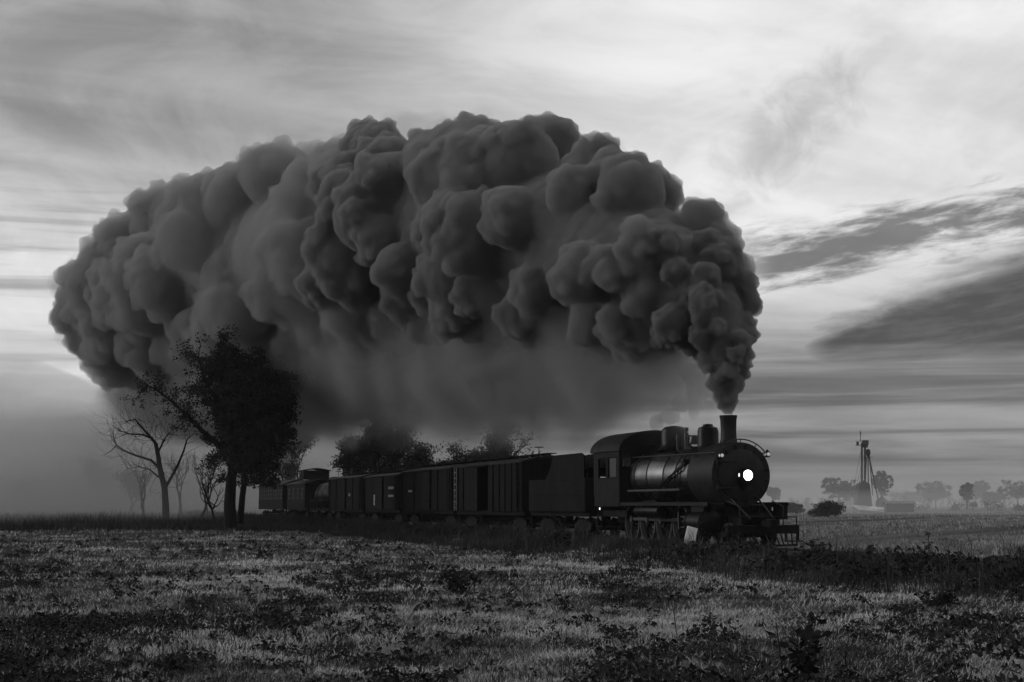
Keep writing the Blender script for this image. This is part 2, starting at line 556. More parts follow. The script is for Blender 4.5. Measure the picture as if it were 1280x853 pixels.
# bell, whistle and safety valves between the domes
m = MB()
m.box((-3.55, 0, 3.44), (0.35, 0.5, 0.08)); m.box((-3.55, -0.24, 3.66), (0.07, 0.05, 0.44)); m.box((-3.55, 0.24, 3.66), (0.07, 0.05, 0.44))
by = m.build('bell_yoke', M_BLACK, loco)
q = MB(); q.lathe([(0.19, 3.56), (0.165, 3.62), (0.13, 3.74), (0.11, 3.84), (0.04, 3.89)], (-3.55, 0, 0), 'Z', 24); q.cyl((-3.55, -0.24, 3.86), (-3.55, 0.24, 3.86), 0.025)
q.build('bell', M_STEEL, by, True)
m = MB()
m.cyl((-4.25, 0.0, 3.38), (-4.25, 0.0, 3.72), 0.07); m.cyl((-4.25, 0, 3.72), (-4.25, 0, 4.02), 0.09, 0.08); m.cyl((-4.25, 0, 4.05), (-4.25, 0, 4.2), 0.085)
m.build('whistle', M_STEEL, loco, True)
for dy in (-0.2, 0.2):
    q = MB(); q.cyl((-4.55, dy, 3.36), (-4.55, dy, 3.78), 0.06); q.cyl((-4.55, dy, 3.78), (-4.55, dy, 3.95), 0.085, 0.05)
    q.build('safety_valve', M_STEEL, loco, True)
# turret steam pipes at the cab front
for y0 in (-0.4, 0.0, 0.4):
    q = MB(); q.tube([(-7.0, y0, 3.62), (-6.6, y0, 3.66), (-6.35, y0 * 0.5, 3.58)], 0.035, 8); q.build('steam_pipe', M_BLACK, loco, True)
# handrails: along both sides and arched over the smokebox front
hang = R(38); hr = 1.19
arc = [(0.02, hr * math.cos(a), BZ + hr * math.sin(a)) for a in np.linspace(hang, math.pi - hang, 22)]
q = MB(); q.tube([(-7.0, hr * math.cos(hang) + 0.06, BZ + hr * math.sin(hang) + 0.05)] + arc + [(-7.0, -hr * math.cos(hang) - 0.06, BZ + hr * math.sin(hang) + 0.05)], 0.022, 8)
hro = q.build('handrail', M_STEEL, loco, True)
for s in (-1, 1):
    for x in (-0.4, -1.6, -2.8, -4.0, -5.2, -6.4):
        q = MB(); q.cyl((x, s * 0.78, BZ + 0.62), (x, s * 0.97, BZ + 0.76), 0.018, None, 6); q.build('handrail_post', M_STEEL, hro)
for a in (R(60), R(90), R(120)):
    q = MB(); q.cyl((0.0, 1.05 * math.cos(a), BZ + 1.05 * math.sin(a)), (0.02, 1.19 * math.cos(a), BZ + 1.19 * math.sin(a)), 0.016, None, 6); q.build('handrail_post', M_STEEL, hro)
# piping slung across the near side of the boiler
for s in (-1, 1):
    q = MB(); q.tube([(-2.3, s * 0.92, 2.86), (-2.6, s * 1.08, 2.62), (-3.3, s * 1.1, 2.4), (-4.2, s * 1.06, 2.1), (-4.4, s * 1.08, 1.6)], 0.04, 8); q.build('feed_pipe', M_BLACK, loco, True)
    q = MB(); q.tube([(-2.55, s * 0.95, 2.80), (-2.9, s * 1.1, 2.58), (-3.9, s * 1.13, 1.9), (-4.0, s * 1.1, 1.55)], 0.03, 8); q.build('feed_pipe', M_BLACK, loco, True)
    q = MB(); q.cyl((-2.3, s * 0.82, 2.92), (-2.3, s * 1.06, 2.92), 0.09, 0.06, 12); q.build('check_valve', M_BLACK, loco, True)
    q = MB(); q.box((-4.6, s * 1.22, 1.92), (4.7, 0.03, 0.07)); q.build('reach_rod', M_STEEL, loco)
# running boards with hangers
for s in (-1, 1):
    m = MB(); m.box((-3.25, s * 1.24, 1.46), (7.5, 0.52, 0.045)); m.box((-3.25, s * 1.49, 1.42), (7.5, 0.025, 0.12))
    rb_ = m.build('running_board', M_BLACK, loco)
    for x in (0.2, -1.7, -3.4, -5.0, -6.6):
        q = MB(); q.box((x, s * 1.15, 1.36), (0.06, 0.66, 0.10)); q.build('bracket', M_BLACK, rb_)
# box slung under the front end of the far board, air reservoirs under both
m = MB(); m.box((0.18, 1.36, 1.16), (0.42, 0.34, 0.50), None, 0.02); m.build('lubricator_box', M_BLACK, loco)
m = MB(); m.lathe([(0.05, -5.9), (0.20, -5.85), (0.22, -5.7), (0.22, -3.9), (0.20, -3.75), (0.05, -3.7)], (0, -1.25, 1.16), 'X', 20); m.build('air_reservoir', M_BLACK, loco, True)
m = MB(); m.lathe([(0.05, -5.9), (0.20, -5.85), (0.22, -5.7), (0.22, -3.9), (0.20, -3.75), (0.05, -3.7)], (0, 1.25, 1.16), 'X', 20); m.build('air_reservoir', M_BLACK, loco, True)
# frame, saddle, cylinders with slide valve chests
m = MB()
for s in (-1, 1): m.box((-4.2, s * 0.52, 0.86), (10.6, 0.10, 0.30))
m.box((-0.75, 0, 1.12), (1.1, 1.1, 0.75), None, 0.05)
m.box((-8.6, 0, 1.05), (2.6, 2.2, 0.25))
m.build('main_frame', M_DULL, loco)
for s in (-1, 1):
    m = MB()
    m.lathe([(0.36, -1.36), (0.43, -1.33), (0.43, -1.26), (0.40, -1.24), (0.40, -0.26), (0.43, -0.24), (0.43, -0.17), (0.36, -0.14), (0.1, -0.10)], (0, s * 1.10, 0.80), 'X', 28)
    m.box((-0.75, s * 0.75, 0.85), (0.95, 0.5, 0.55))
    cylo = m.build('cylinder', M_BLACK, loco, True)
    q = MB(); q.box((-0.75, s * 1.02, 1.27), (1.0, 0.52, 0.26), None, 0.02); q.cyl((-0.2, s * 1.02, 1.26), (0.0, s * 1.02, 1.26), 0.07); q.build('valve_chest', M_BLACK, cylo)
    q = MB()
    for k in range(12):
        a = 2 * math.pi * k / 12
        c = Vector((-0.17, s * 1.10 + 0.37 * math.cos(a), 0.80 + 0.37 * math.sin(a)))
        q.cyl(c, c + Vector((0.06, 0, 0)), 0.025, None, 6)
    q.build('cylinder_bolt_ring', M_STEEL, cylo)['kind'] = 'stuff'
    # crosshead, guides, rods
    q = MB(); q.box((-1.9, s * 1.10, 0.98), (1.1, 0.09, 0.05)); q.box((-1.9, s * 1.10, 0.62), (1.1, 0.09, 0.05)); q.box((-2.45, s * 0.95, 0.85), (0.08, 0.5, 0.6)); q.build('crosshead_guide', M_STEEL, loco)
    q = MB(); q.box((-1.85, s * 1.10, 0.80), (0.32, 0.12, 0.30), None, 0.02); q.cyl((-1.7, s * 1.1, 0.80), (-1.3, s * 1.1, 0.80), 0.04); q.build('crosshead', M_STEEL, loco)
    ph = R(30 if s < 0 else 120)
    cp = Vector((0.305 * math.cos(ph), 0, 0.305 * math.sin(ph)))
    dxs = (-3.05, -4.52, -5.99, -7.46)
    q = MB()
    q.box(Vector(((dxs[0] + dxs[3]) / 2, s * 0.93, 0.71)) + cp, (dxs[0] - dxs[3], 0.05, 0.11))
    for x in dxs: q.cyl(Vector((x, s * 0.88, 0.71)) + cp, Vector((x, s * 0.99, 0.71)) + cp, 0.12, None, 16)
    q.build('side_rod', M_STEEL, loco, True)
    a_ = Vector((-1.85, s * 1.08, 0.80)); b_ = Vector((dxs[1], s * 1.05, 0.71)) + cp
    q = MB(); q.tube([a_, a_.lerp(b_, 0.5), b_], [0.06, 0.05, 0.08], 6); q.cyl(b_ - Vector((0, 0.05, 0)), b_ + Vector((0, 0.05, 0)), 0.15, None, 16); q.build('main_rod', M_STEEL, loco, True)
    for x in dxs:
        place_wheel(loco, (0.71, 14, True), (x, s * 0.76, 0.71), s > 0, 'driving_wheel', R(90) - ph if s < 0 else ph - R(90))
    for x in (0.50, -1.62):
        place_wheel(loco, (0.39, 10, False), (x, s * 0.76, 0.39), s > 0, 'pilot_wheel')
for x in (0.50, -1.62, -3.05, -4.52, -5.99, -7.46):
    q = MB(); z = 0.39 if x > -2 else 0.71; q.cyl((x, -0.74, z), (x, 0.74, z), 0.08, None, 12); q.build('axle', M_DULL, loco, True)
m = MB()
for s in (-1, 1): m.box((-0.56, s * 0.90, 0.42), (2.5, 0.07, 0.14))
m.box((-0.56, 0, 0.5), (0.3, 1.8, 0.12)); m.build('pilot_truck_frame', M_DULL, loco)
# pilot: beam, slatted cow-catcher, coupler, steps, uncoupling rail, smokebox braces
m = MB(); m.box((1.45, 0, 0.60), (0.22, 2.6, 0.28), None, 0.02); m.box((0.75, 0, 0.66), (1.4, 1.5, 0.06))
pb = m.build('pilot_beam', M_DULL, loco)
for k in range(13):
    y = -1.2 + 2.4 * k / 12
    q = MB(); q.tube([(1.55, y, 0.46), (2.02 - 0.28 * abs(y), y * 0.92, 0.10)], 0.026, 6); q.build('pilot_slat', M_DULL, pb, True)
q = MB(); q.tube([(1.74, -1.1, 0.10), (2.05, 0, 0.09), (1.74, 1.1, 0.10)], 0.035, 6); q.build('pilot_toe_bar', M_DULL, pb, True)
q = MB(); q.box((1.75, 0, 0.78), (0.5, 0.16, 0.18)); q.box((2.06, 0, 0.80), (0.22, 0.30, 0.28), None, 0.04); q.box((2.18, -0.12, 0.80), (0.14, 0.08, 0.26), None, 0.02)
q.build('coupler', M_DULL, loco)
for s in (-1, 1):
    q = MB(); q.box((1.62, s * 1.05, 0.22), (0.30, 0.5, 0.04)); q.box((1.5, s * 0.82, 0.36), (0.05, 0.04, 0.3)); q.box((1.5, s * 1.28, 0.36), (0.05, 0.04, 0.3)); q.build('foot_step', M_DULL, loco)
    q = MB(); q.tube([(1.45, s * 0.42, 0.94), (0.2, s * 0.5, 1.62)], 0.032, 8); q.build('smokebox_brace', M_BLACK, loco, True)
    q = MB(); q.cyl((1.5, s * 1.22, 0.72), (1.5, s * 1.22, 1.02), 0.022, None, 6); q.build('uncoupling_post', M_DULL, loco)
    q = MB(); q.tube([(1.42, s * 0.78, 0.74), (1.40, s * 0.80, 1.35), (0.6, s * 0.82, 1.52)], 0.022, 6); q.build('flag_bracket', M_STEEL, loco, True)
q = MB(); q.cyl((1.5, -1.25, 1.0), (1.5, 1.25, 1.0), 0.02, None, 6); q.build('uncoupling_rail', M_DULL, loco)

# cab: walls with window openings, arched roof
cab = MB(); XF, XB, WY, ZF, ZE = -7.15, -9.70, 1.45, 1.45, 3.46
for s in (-1, 1):
    y = s * WY; t = 0.05
    cab.box(((XF + XB) / 2, y, (ZF + 2.40) / 2), (XF - XB, t, 2.40 - ZF))                # lower panel
    cab.box(((XF + XB) / 2, y, (3.22 + ZE) / 2), (XF - XB, t, ZE - 3.22))               # above the windows
    for x0, x1 in ((XF, -7.35), (-8.30, -8.42), (-9.30, XB)):
        cab.box(((x0 + x1) / 2, y, (2.40 + 3.22) / 2), (x0 - x1, t, 3.22 - 2.40))
arcp = [(-WY * math.cos(a), ZE + 0.74 * math.sin(a)) for a in np.linspace(0, math.pi, 17)]
cab.prism([(WY, ZF), (WY, ZE)] + list(reversed(arcp))[1:-1] + [(-WY, ZE), (-WY, ZF)], XF - 0.02, XF + 0.03, 'X')
cab_o = cab.build('cab', M_CABSIDE, loco)
q = MB(); outer = [(-(WY + 0.10) * math.cos(a), ZE - 0.02 + 0.80 * math.sin(a)) for a in np.linspace(0, math.pi, 25)]
inner = [(-(WY + 0.05) * math.cos(a), ZE - 0.04 + 0.74 * math.sin(a)) for a in np.linspace(0, math.pi, 25)]
q.prism(outer + list(reversed(inner)), -9.98, -6.95, 'X'); q.build('cab_roof', M_ROOF, cab_o, True, 50)
q = MB(); q.box((-8.45, 0, ZF - 0.06), (2.6, 2.95, 0.12)); q.build('cab_floor', M_DULL, cab_o)
for s in (-1, 1):
    for x0, x1 in ((-7.35, -8.30), (-8.42, -9.30)):
        q = MB(); xm = (x0 + x1) / 2; w = x0 - x1
        for z_ in (2.42, 3.20): q.box((xm, s * WY, z_), (w, 0.07, 0.05))
        for x_ in (x0 - 0.02, x1 + 0.02): q.box((x_, s * WY, 2.81), (0.05, 0.07, 0.76))
        q.build('window_frame', M_WOODDK, cab_o)
    q = MB(); q.box((-7.82, s * (WY - 0.01), 2.81), (0.90, 0.012, 0.72)); q.build('window_pane', M_GLASS, cab_o)
    q = MB(); q.box((-9.82, s * 1.43, 2.5), (0.03, 0.03, 1.6)); q.build('grab_rail', M_STEEL, cab_o)
    q = MB(); q.box((XF + 0.045, s * 1.18, 3.20), (0.03, 0.34, 0.72)); q.build('window_pane', M_GLASS, cab_o)
    q = MB(); q.box((-9.3, s * 1.36, 0.55), (0.55, 0.22, 0.04)); q.box((-9.3, s * 1.36, 0.95), (0.55, 0.22, 0.04)); q.box((-9.06, s * 1.4, 0.95), (0.04, 0.05, 0.8)); q.box((-9.54, s * 1.4, 0.95), (0.04, 0.05, 0.8)); q.build('cab_step', M_DULL, cab_o)
q = MB(); q.box((-8.5, 0, 2.4), (0.05, 2.3, 1.7)); q.cyl((-8.47, -0.55, 2.7), (-8.35, -0.55, 2.7), 0.18); q.cyl((-8.47, 0.5, 2.9), (-8.35, 0.5, 2.9), 0.12); q.build('backhead', M_DULL, cab_o)
q = MB(); q.box((-9.05, -1.46, 1.24), (0.16, 0.10, 0.18), None, 0.02); lo_ = q.build('step_lamp', M_BLACK, loco)
q = MB(); q.lathe([(0.05, -1.515), (0.03, -1.535), (0.005, -1.54)], (-9.05, 0, 1.24), 'Y', 14); q.build('lamp_lens', M_SMALL, lo_, True)

# ------------------------------------------------------------------ bogies
BOGIE = {}
def bogie(parent, x):
    root_key = 'b'
    if root_key not in BOGIE:
        m = MB()
        for s in (-1, 1):
            m.prism([(-0.95, 0.62), (-0.95, 0.38), (-0.55, 0.30), (0.55, 0.30), (0.95, 0.38), (0.95, 0.62), (0.35, 0.78), (-0.35, 0.78)], s * 0.98 - 0.05, s * 0.98 + 0.05, 'Y')
        m.box((0, 0, 0.62), (0.30, 2.0, 0.22)); m.cyl((0, 0, 0.7), (0, 0, 0.95), 0.2)
        for xx in (-0.85, 0.85): m.cyl((xx, -0.9, 0.42), (xx, 0.9, 0.42), 0.07, None, 10)
        b = m.build('bogie', M_DULL, parent)
        for xx in (-0.85, 0.85):
            for s in (-1, 1):
                t, c = wheel_meshes(0.42, 0, False)
                w = MB(); w.v = t.v + c.v; w.f = t.f + [tuple(i + len(t.v) for i in f) for f in c.f]
                if 'w' not in BOGIE:
                    BOGIE['w'] = w.build('wheel', M_DULL, b, True); wo = BOGIE['w']
                else:
                    wo = BOGIE['w'].copy(); COL.objects.link(wo); wo.parent = b
                wo.location = (xx, s * 0.76, 0.42); wo.rotation_euler = (0, 0, 0 if s < 0 else math.pi)
        BOGIE[root_key] = b
    else:
        b = copy_tree(BOGIE[root_key], parent)
    b.location = (x, 0, 0)
    return b

# ------------------------------------------------------------------ tender  (front at L=10.75, rear at L=18.0)
tender = empty('tender', along(14.4), HEAD_A, 'dark riveted tender heaped with coal between locomotive cab and boxcars', 'tender')
m = MB(); m.box((0, 0, 1.78), (7.1, 2.9, 1.42), None, 0.06); m.box((0, 0, 1.0), (7.3, 2.6, 0.18))
tank = m.build('water_tank', M_TENDER, tender)
for s in (-1, 1):
    q = MB(); q.prism([(3.45, 2.47), (3.45, 3.40), (3.15, 3.50), (0.0, 3.50), (-0.35, 3.40), (-0.62, 3.0), (-0.95, 2.72), (-1.3, 2.47)], s * 1.42 - 0.02, s * 1.42 + 0.02, 'Y'); q.build('coal_side_board', M_TENDER, tender)
    q = MB()
    for z_ in (1.15, 1.78, 2.42):
        for k in range(36): q.box((-3.4 + 6.8 * k / 35, s * 1.452, z_), (0.03, 0.012, 0.03))
    q.build('rivet_row', M_TENDER, tank)['kind'] = 'stuff'
    q = MB(); q.box((3.52, s * 1.3, 2.2), (0.03, 0.03, 1.2)); q.build('grab_rail', M_STEEL, tender)
# coal heap
gx, gy = 26, 12
hv = []
for i in range(gx):
    for j in range(gy):
        x = -1.1 + 4.5 * i / (gx - 1); y = -1.38 + 2.76 * j / (gy - 1)
        z = 2.55 + 0.95 * math.exp(-((x - 1.5) / 2.0) ** 4) * (1 - 0.35 * (y / 1.4) ** 2) + 0.16 * mnoise.noise(Vector((x * 3, y * 3, 2)))
        hv.append((x, y, z))
hf = [(i * gy + j, (i + 1) * gy + j, (i + 1) * gy + j + 1, i * gy + j + 1) for i in range(gx - 1) for j in range(gy - 1)]
np_mesh('coal_heap', hv, hf, M_COAL, True, tender)
q = MB(); q.cyl((-2.4, 0, 2.48), (-2.4, 0, 2.62), 0.4, None, 20); q.build('water_hatch', M_TENDER, tender, True)
bogie(tender, 2.2); bogie(tender, -2.2)
q = MB(); q.box((-3.75, 0, 0.85), (0.5, 0.2, 0.2)); q.build('coupler', M_DULL, tender)

# ------------------------------------------------------------------ boxcars
def roof_poly(w, ze, za):
    return [(-w, ze - 0.06), (-w, ze), (-w * 0.5, ze + (za - ze) * 0.62), (0, za), (w * 0.5, ze + (za - ze) * 0.62), (w, ze), (w, ze - 0.06), (0, za - 0.10)]

def boxcar(L0, L1, label, door_x, door_open, ribs, plates=(), ze=3.34, za=3.67, gap_light_ladder=False, sheathed=False):
    c = empty('boxcar', along((L0 + L1) / 2), HEAD_A, label, 'railcar', 'freight cars behind the tender')
    ln = L1 - L0 - 0.75; h = ln / 2; w = 1.42; zf = 1.08
    m = MB()
    dw = 0.95
    for s in (-1, 1):
        for x0, x1 in ((-h, door_x - dw), (door_x + dw, h)):
            if x1 > x0: m.box(((x0 + x1) / 2, s * w, (zf + ze) / 2), (x1 - x0, 0.06, ze - zf))
    for x in (-h, h):
        m.prism([(-w, zf), (w, zf), (w, ze), (w * 0.5, ze + (za - ze) * 0.55), (0, za - 0.08), (-w * 0.5, ze + (za - ze) * 0.55), (-w, ze)], x - 0.03, x + 0.03, 'X')
    body = m.build('car_body', M_WOODCAR, c)
    # boards: real grooves between them
    q = MB()
    nb = int(ln / 0.13)
    for s in (-1, 1):
        for k in range(nb):
            x = -h + ln * (k + 0.5) / nb
            if abs(x - door_x) < dw: continue
            q.box((x, s * (w + 0.036), (zf + ze) / 2), (ln / nb - 0.018, 0.016, ze - zf - 0.05))
    o = q.build('board_siding', M_WOODCAR, body); o['kind'] = 'stuff'
    q = MB(); q.box((0, 0, zf - 0.09), (ln + 0.1, 2.7, 0.18)); q.box((0, 0, zf - 0.3), (ln * 0.95, 0.5, 0.28)); q.build('underframe', M_WOODDK, c)
    q = MB(); q.prism(roof_poly(w + 0.12, ze + 0.04, za), -h - 0.12, h + 0.12, 'X'); rf = q.build('roof', M_ROOF, c)
    q = MB(); q.box((0, 0, za + 0.09), (ln, 0.5, 0.04))
    for k in range(7): q.box((-h + ln * (k + 0.5) / 7, 0, za + 0.03), (0.06, 0.5, 0.09))
    q.build('roof_walk', M_WOODDK, rf)
    for s in (-1, 1):
        for x in ribs:
            if abs(x - door_x) < dw + 0.05: continue
            q = MB(); q.box((x, s * (w + 0.075), (zf + ze) / 2), (0.12, 0.06, ze - zf)); q.build('rib', M_WOODDK, c)
        shift = 1.55 if door_open else 0.0
        q = MB(); q.box((door_x - shift, s * (w + 0.135), (zf + ze) / 2 - 0.03), (2.0, 0.05, ze - zf - 0.1))
        dr = q.build('door', M_WOODCAR, c)
        for dz in (0.5, 1.75):
            p = MB(); p.box((door_x - shift, s * (w + 0.17), zf + dz), (1.96, 0.025, 0.12)); p.build('door_rail', M_WOODDK, dr)
        q = MB(); q.box((door_x - 0.8, s * (w + 0.16), ze - 0.02), (3.8, 0.06, 0.07)); q.build('door_track', M_WOODDK, c)
        # ladder at both ends
        for xe in (-h + 0.3, h - 0.3):
            q = MB()
            for k in range(7): q.box((xe, s * (w + 0.14), zf + 0.15 + 0.31 * k), (0.42, 0.025, 0.03))
            for e_ in (-0.2, 0.2): q.box((xe + e_, s * (w + 0.13), (zf + ze) / 2), (0.035, 0.03, ze - zf))
            q.build('ladder', M_PALE if (gap_light_ladder and xe < 0) else M_WOODDK, c)  # pale rear ladder: light showing through gaps, put into the rung colour
    for x in (-h, h):
        sg = 1 if x > 0 else -1
        for y in (-1.0, -0.35, 0.35, 1.0):
            q = MB(); q.box((x + sg * 0.06, y, (zf + ze) / 2), (0.07, 0.10, ze - zf)); q.build('end_post', M_WOODDK, c)
        q = MB(); q.cyl((x + sg * 0.22, -0.7, 1.2), (x + sg * 0.22, -0.7, za + 0.35), 0.02, None, 6)
        q.lathe([(0.20, -0.02), (0.22, 0), (0.20, 0.02)], (x + sg * 0.22, -0.7, za + 0.35), 'Z', 16); q.build('brake_wheel', M_DULL, c)
        q = MB(); q.box((x + sg * 0.28, 0, 0.85), (0.6, 0.2, 0.2)); q.build('coupler', M_DULL, c)
    for x, z, a, b in plates:
        q = MB(); q.box((x, -(w + 0.055), z), (a, 0.02, b)); q.build('stencil_panel', M_PALE, c)
    bogie(c, h - 1.6); bogie(c, -h + 1.6)
    return c

boxcar(18.5, 30.4, 'slatted dark boxcar coupled directly to the tender with its door slid open', -0.6, True, [-5.0, -4.0, -3.2, 1.2, 2.2, 3.1, 4.1, 5.0], gap_light_ladder=True)
boxcar(30.5, 42.5, 'second dark wooden boxcar behind the tender with two stencilled panels', 0.5, False, [-5.3, -2.4, 2.9, 5.3], plates=[(-3.4, 2.2, 0.9, 0.12)])
boxcar(42.6, 53.4, 'third dark wooden boxcar behind the tender with pale stencils beside its door', 0.0, False, [-4.6, 4.6], plates=[(3.1, 2.45, 1.4, 0.16), (3.1, 1.95, 1.4, 0.14), (-1.6, 1.7, 0.5, 0.7)], ze=3.22, za=3.52)
boxcar(53.5, 66.0, 'fourth dark boxcar behind the tender just ahead of the tank car', -0.3, False, [-5.6, -3.0, 3.0, 5.6], plates=[(1.9, 2.1, 0.5, 0.2)], ze=3.3, za=3.6)

# ------------------------------------------------------------------ tank car
tk = empty('tank_car', along(70.6), HEAD_A, 'short black tank car with domed round end behind the boxcars', 'railcar', 'freight cars behind the tender')
m = MB(); m.lathe([(0.05, -4.0), (0.6, -3.93), (0.95, -3.75), (1.05, -3.55), (1.05, 3.55), (0.95, 3.75), (0.6, 3.93), (0.05, 4.0)], (0, 0, 2.15), 'X', 36)
to = m.build('tank', M_BLACK, tk, True)
for x in (-2.4, 0, 2.4):
    q = MB(); q.lathe([(1.05, x - 0.06), (1.075, x - 0.06), (1.075, x + 0.06), (1.05, x + 0.06), (1.05, x - 0.06)], (0, 0, 2.15), 'X', 36, False, False); q.build('tank_band', M_BLACK, to, True)
m = MB(); m.lathe([(0.55, 3.05), (0.52, 3.5), (0.40, 3.6), (0.1, 3.64)], (0, 0, 0), 'Z', 24); m.build('tank_dome', M_BLACK, tk, True)
m = MB(); m.box((0, 0, 1.0), (8.6, 2.6, 0.2)); m.build('underframe', M_WOODDK, tk)
for s in (-1, 1):
    q = MB(); q.cyl((-4.2, s * 1.28, 1.75), (4.2, s * 1.28, 1.75), 0.025, None, 6)
    for x in (-4.2, -1.4, 1.4, 4.2): q.cyl((x, s * 1.28, 1.1), (x, s * 1.28, 1.75), 0.02, None, 6)
    q.build('handrail', M_STEEL, tk)
bogie(tk, 3.0); bogie(tk, -3.0)

# ------------------------------------------------------------------ caboose and coach
def passenger(name, L0, L1, label, nwin, cupola, ze=3.15, za=3.6):
    c = empty(name, along((L0 + L1) / 2), HEAD_A, label, 'railcar')
    ln = L1 - L0 - 0.8; h = ln / 2; w = 1.4; zf = 1.1
    hb = h - 0.7
    z0, z1 = 1.95, 2.75
    wins = [-hb + 2 * hb * (k + 0.5) / nwin for k in range(nwin)]
    ww = 0.62
    m = MB()
    for s in (-1, 1):
        m.box((0, s * w, (zf + z0) / 2), (2 * hb, 0.06, z0 - zf)); m.box((0, s * w, (z1 + ze) / 2), (2 * hb, 0.06, ze - z1))
        edges = [-hb] + [e for x in wins for e in (x - ww / 2, x + ww / 2)] + [hb]
        for k in range(0, len(edges), 2):
            m.box(((edges[k] + edges[k + 1]) / 2, s * w, (z0 + z1) / 2), (edges[k + 1] - edges[k], 0.06, z1 - z0))
    for x in (-hb, hb): m.box((x, 0, (zf + ze) / 2), (0.06, 2 * w, ze - zf))
    m.box((0, 0, zf - 0.08), (2 * h, 2.7, 0.16))
    m.build('car_body', M_CABSIDE, c)
    for s in (-1, 1):
        for x in wins:
            f = MB()
            for dz in (z0, (z0 + z1) / 2, z1): f.box((x, s * (w + 0.02), dz), (ww + 0.08, 0.05, 0.05))
            for dx_ in (-ww / 2, ww / 2): f.box((x + dx_, s * (w + 0.02), (z0 + z1) / 2), (0.05, 0.05, z1 - z0))
            fo = f.build('window', M_PALE, c)
            p = MB(); p.box((x, s * (w - 0.01), (z0 + z1) / 2), (ww, 0.012, z1 - z0)); p.build('pane', M_GLASS, fo)
    q = MB(); q.prism(roof_poly(w + 0.15, ze + 0.03, za), -h, h, 'X'); rf = q.build('roof', M_ROOF, c)
    if cupola:
        q = MB(); q.box((1.0, 0, za + 0.35), (2.4, 2.2, 0.75)); cu_ = q.build('cupola', M_CABSIDE, c)
        p = MB(); p.prism(roof_poly(1.25, za + 0.74, za + 0.95), -0.35, 2.35, 'X'); p.build('cupola_roof', M_ROOF, cu_)
        for s in (-1, 1):
            for x in (0.45, 1.55):
                p = MB(); p.box((x, s * 1.105, za + 0.42), (0.7, 0.02, 0.4)); p.build('cupola_window', M_GLASS, cu_)
        q = MB(); q.cyl((-1.6, 0.5, za - 0.1), (-1.6, 0.5, za + 0.6), 0.08); q.build('stove_pipe', M_BLACK, rf)
    for x in (-h + 0.08, h - 0.08):
        q = MB(); q.box((x, 0, 1.95), (0.04, 2.5, 0.04))
        for y in (-1.25, -0.6, 0.6, 1.25): q.box((x, y, 1.55), (0.035, 0.035, 0.8))
        q.build('end_railing', M_DULL, c)
    bogie(c, h - 1.8); bogie(c, -h + 1.8)
    return c
passenger('caboose', 75.6, 87.0, 'dark caboose with raised cupola coupled behind the tank car', 4, True)
passenger('coach', 87.4, 105.0, 'dark passenger coach with a row of windows at the end of the train', 10, False, 3.2, 3.75)

# ------------------------------------------------------------------ track
track = empty('railway_track', along(40, 0, 0), HEAD_A, 'railway track on low ballast under the train', 'track')
M_BALLAST = mat('ballast', 0.05, 0.9, 0.0, 0.6, 9.0, bump=0.8, bscale=14, spec=0.1)
M_TIE = mat('sleeper_wood', 0.03, 0.85, 0.0, 0.4, 6.0, bump=0.3, bscale=30, spec=0.1)
for s in (-1, 1):
    q = MB(); prof = [(-0.065, 0.10), (0.065, 0.10), (0.065, 0.115), (0.012, 0.13), (0.012, 0.205), (0.035, 0.215), (0.035, 0.25), (-0.035, 0.25), (-0.035, 0.215), (-0.012, 0.205), (-0.012, 0.13), (-0.065, 0.115)]
    q.prism([(s * 0.755 + a, b) for a, b in prof], -85, 90, 'X'); q.build('rail', M_STEEL, track)
q = MB(); q.box((0, 0, 0.05), (0.23, 2.5, 0.15))
tie = None
for k in range(240):
    if tie is None:
        tie = q.build('sleeper', M_TIE, track); o = tie
    else:
        o = tie.copy(); COL.objects.link(o); o.parent = track
    o.location = (62 - 0.6 * k + rng.uniform(-0.03, 0.03), rng.uniform(-0.05, 0.05), 0.0)
    o.rotation_euler = (0, 0, rng.uniform(-0.02, 0.02))
q = MB(); q.prism([(-2.3, -0.15), (-1.6, 0.06), (1.6, 0.06), (2.3, -0.15)], -85, 90, 'X'); q.build('ballast_bed', M_BALLAST, track)

# leaning white board beside the cylinders
mk = empty('marker_board', pix(857, 672, 44.6) * 1.0, R(10), 'small white marker board leaning in the grass beside the locomotive wheels', 'sign')
mk.location.z = 0.0
q = MB(); q.box((0, 0, 0.66), (0.34, 0.05, 0.66), None, 0.01); b_ = q.build('board', M_WHITE, mk)
q = MB(); q.box((0, 0.045, 0.45), (0.09, 0.05, 0.95)); q.build('post', M_WOODDK, mk)
mk.rotation_euler = (R(-6), R(15), R(8))

# ------------------------------------------------------------------ ground
def track_s(x, y):
    return (x - FRONT.x) * LEFT.x + (y - FRONT.y) * LEFT.y
def track_L(x, y):
    return -((x - FRONT.x) * HEAD.x + (y - FRONT.y) * HEAD.y)

# smooth value noise on numpy arrays, for terrain and planting
_perm = nrg.random((64, 64))
def vnoise(x, y, scale, ox=0.0):
    x = np.asarray(x) / scale + ox; y = np.asarray(y) / scale + ox * 1.7
    xi = np.floor(x).astype(int); yi = np.floor(y).astype(int)
    fx = x - xi; fy = y - yi
    fx = fx * fx * (3 - 2 * fx); fy = fy * fy * (3 - 2 * fy)
    g = lambda a, b: _perm[a % 64, b % 64]
    return (g(xi, yi) * (1 - fx) + g(xi + 1, yi) * fx) * (1 - fy) + (g(xi, yi + 1) * (1 - fx) + g(xi + 1, yi + 1) * fx) * fy

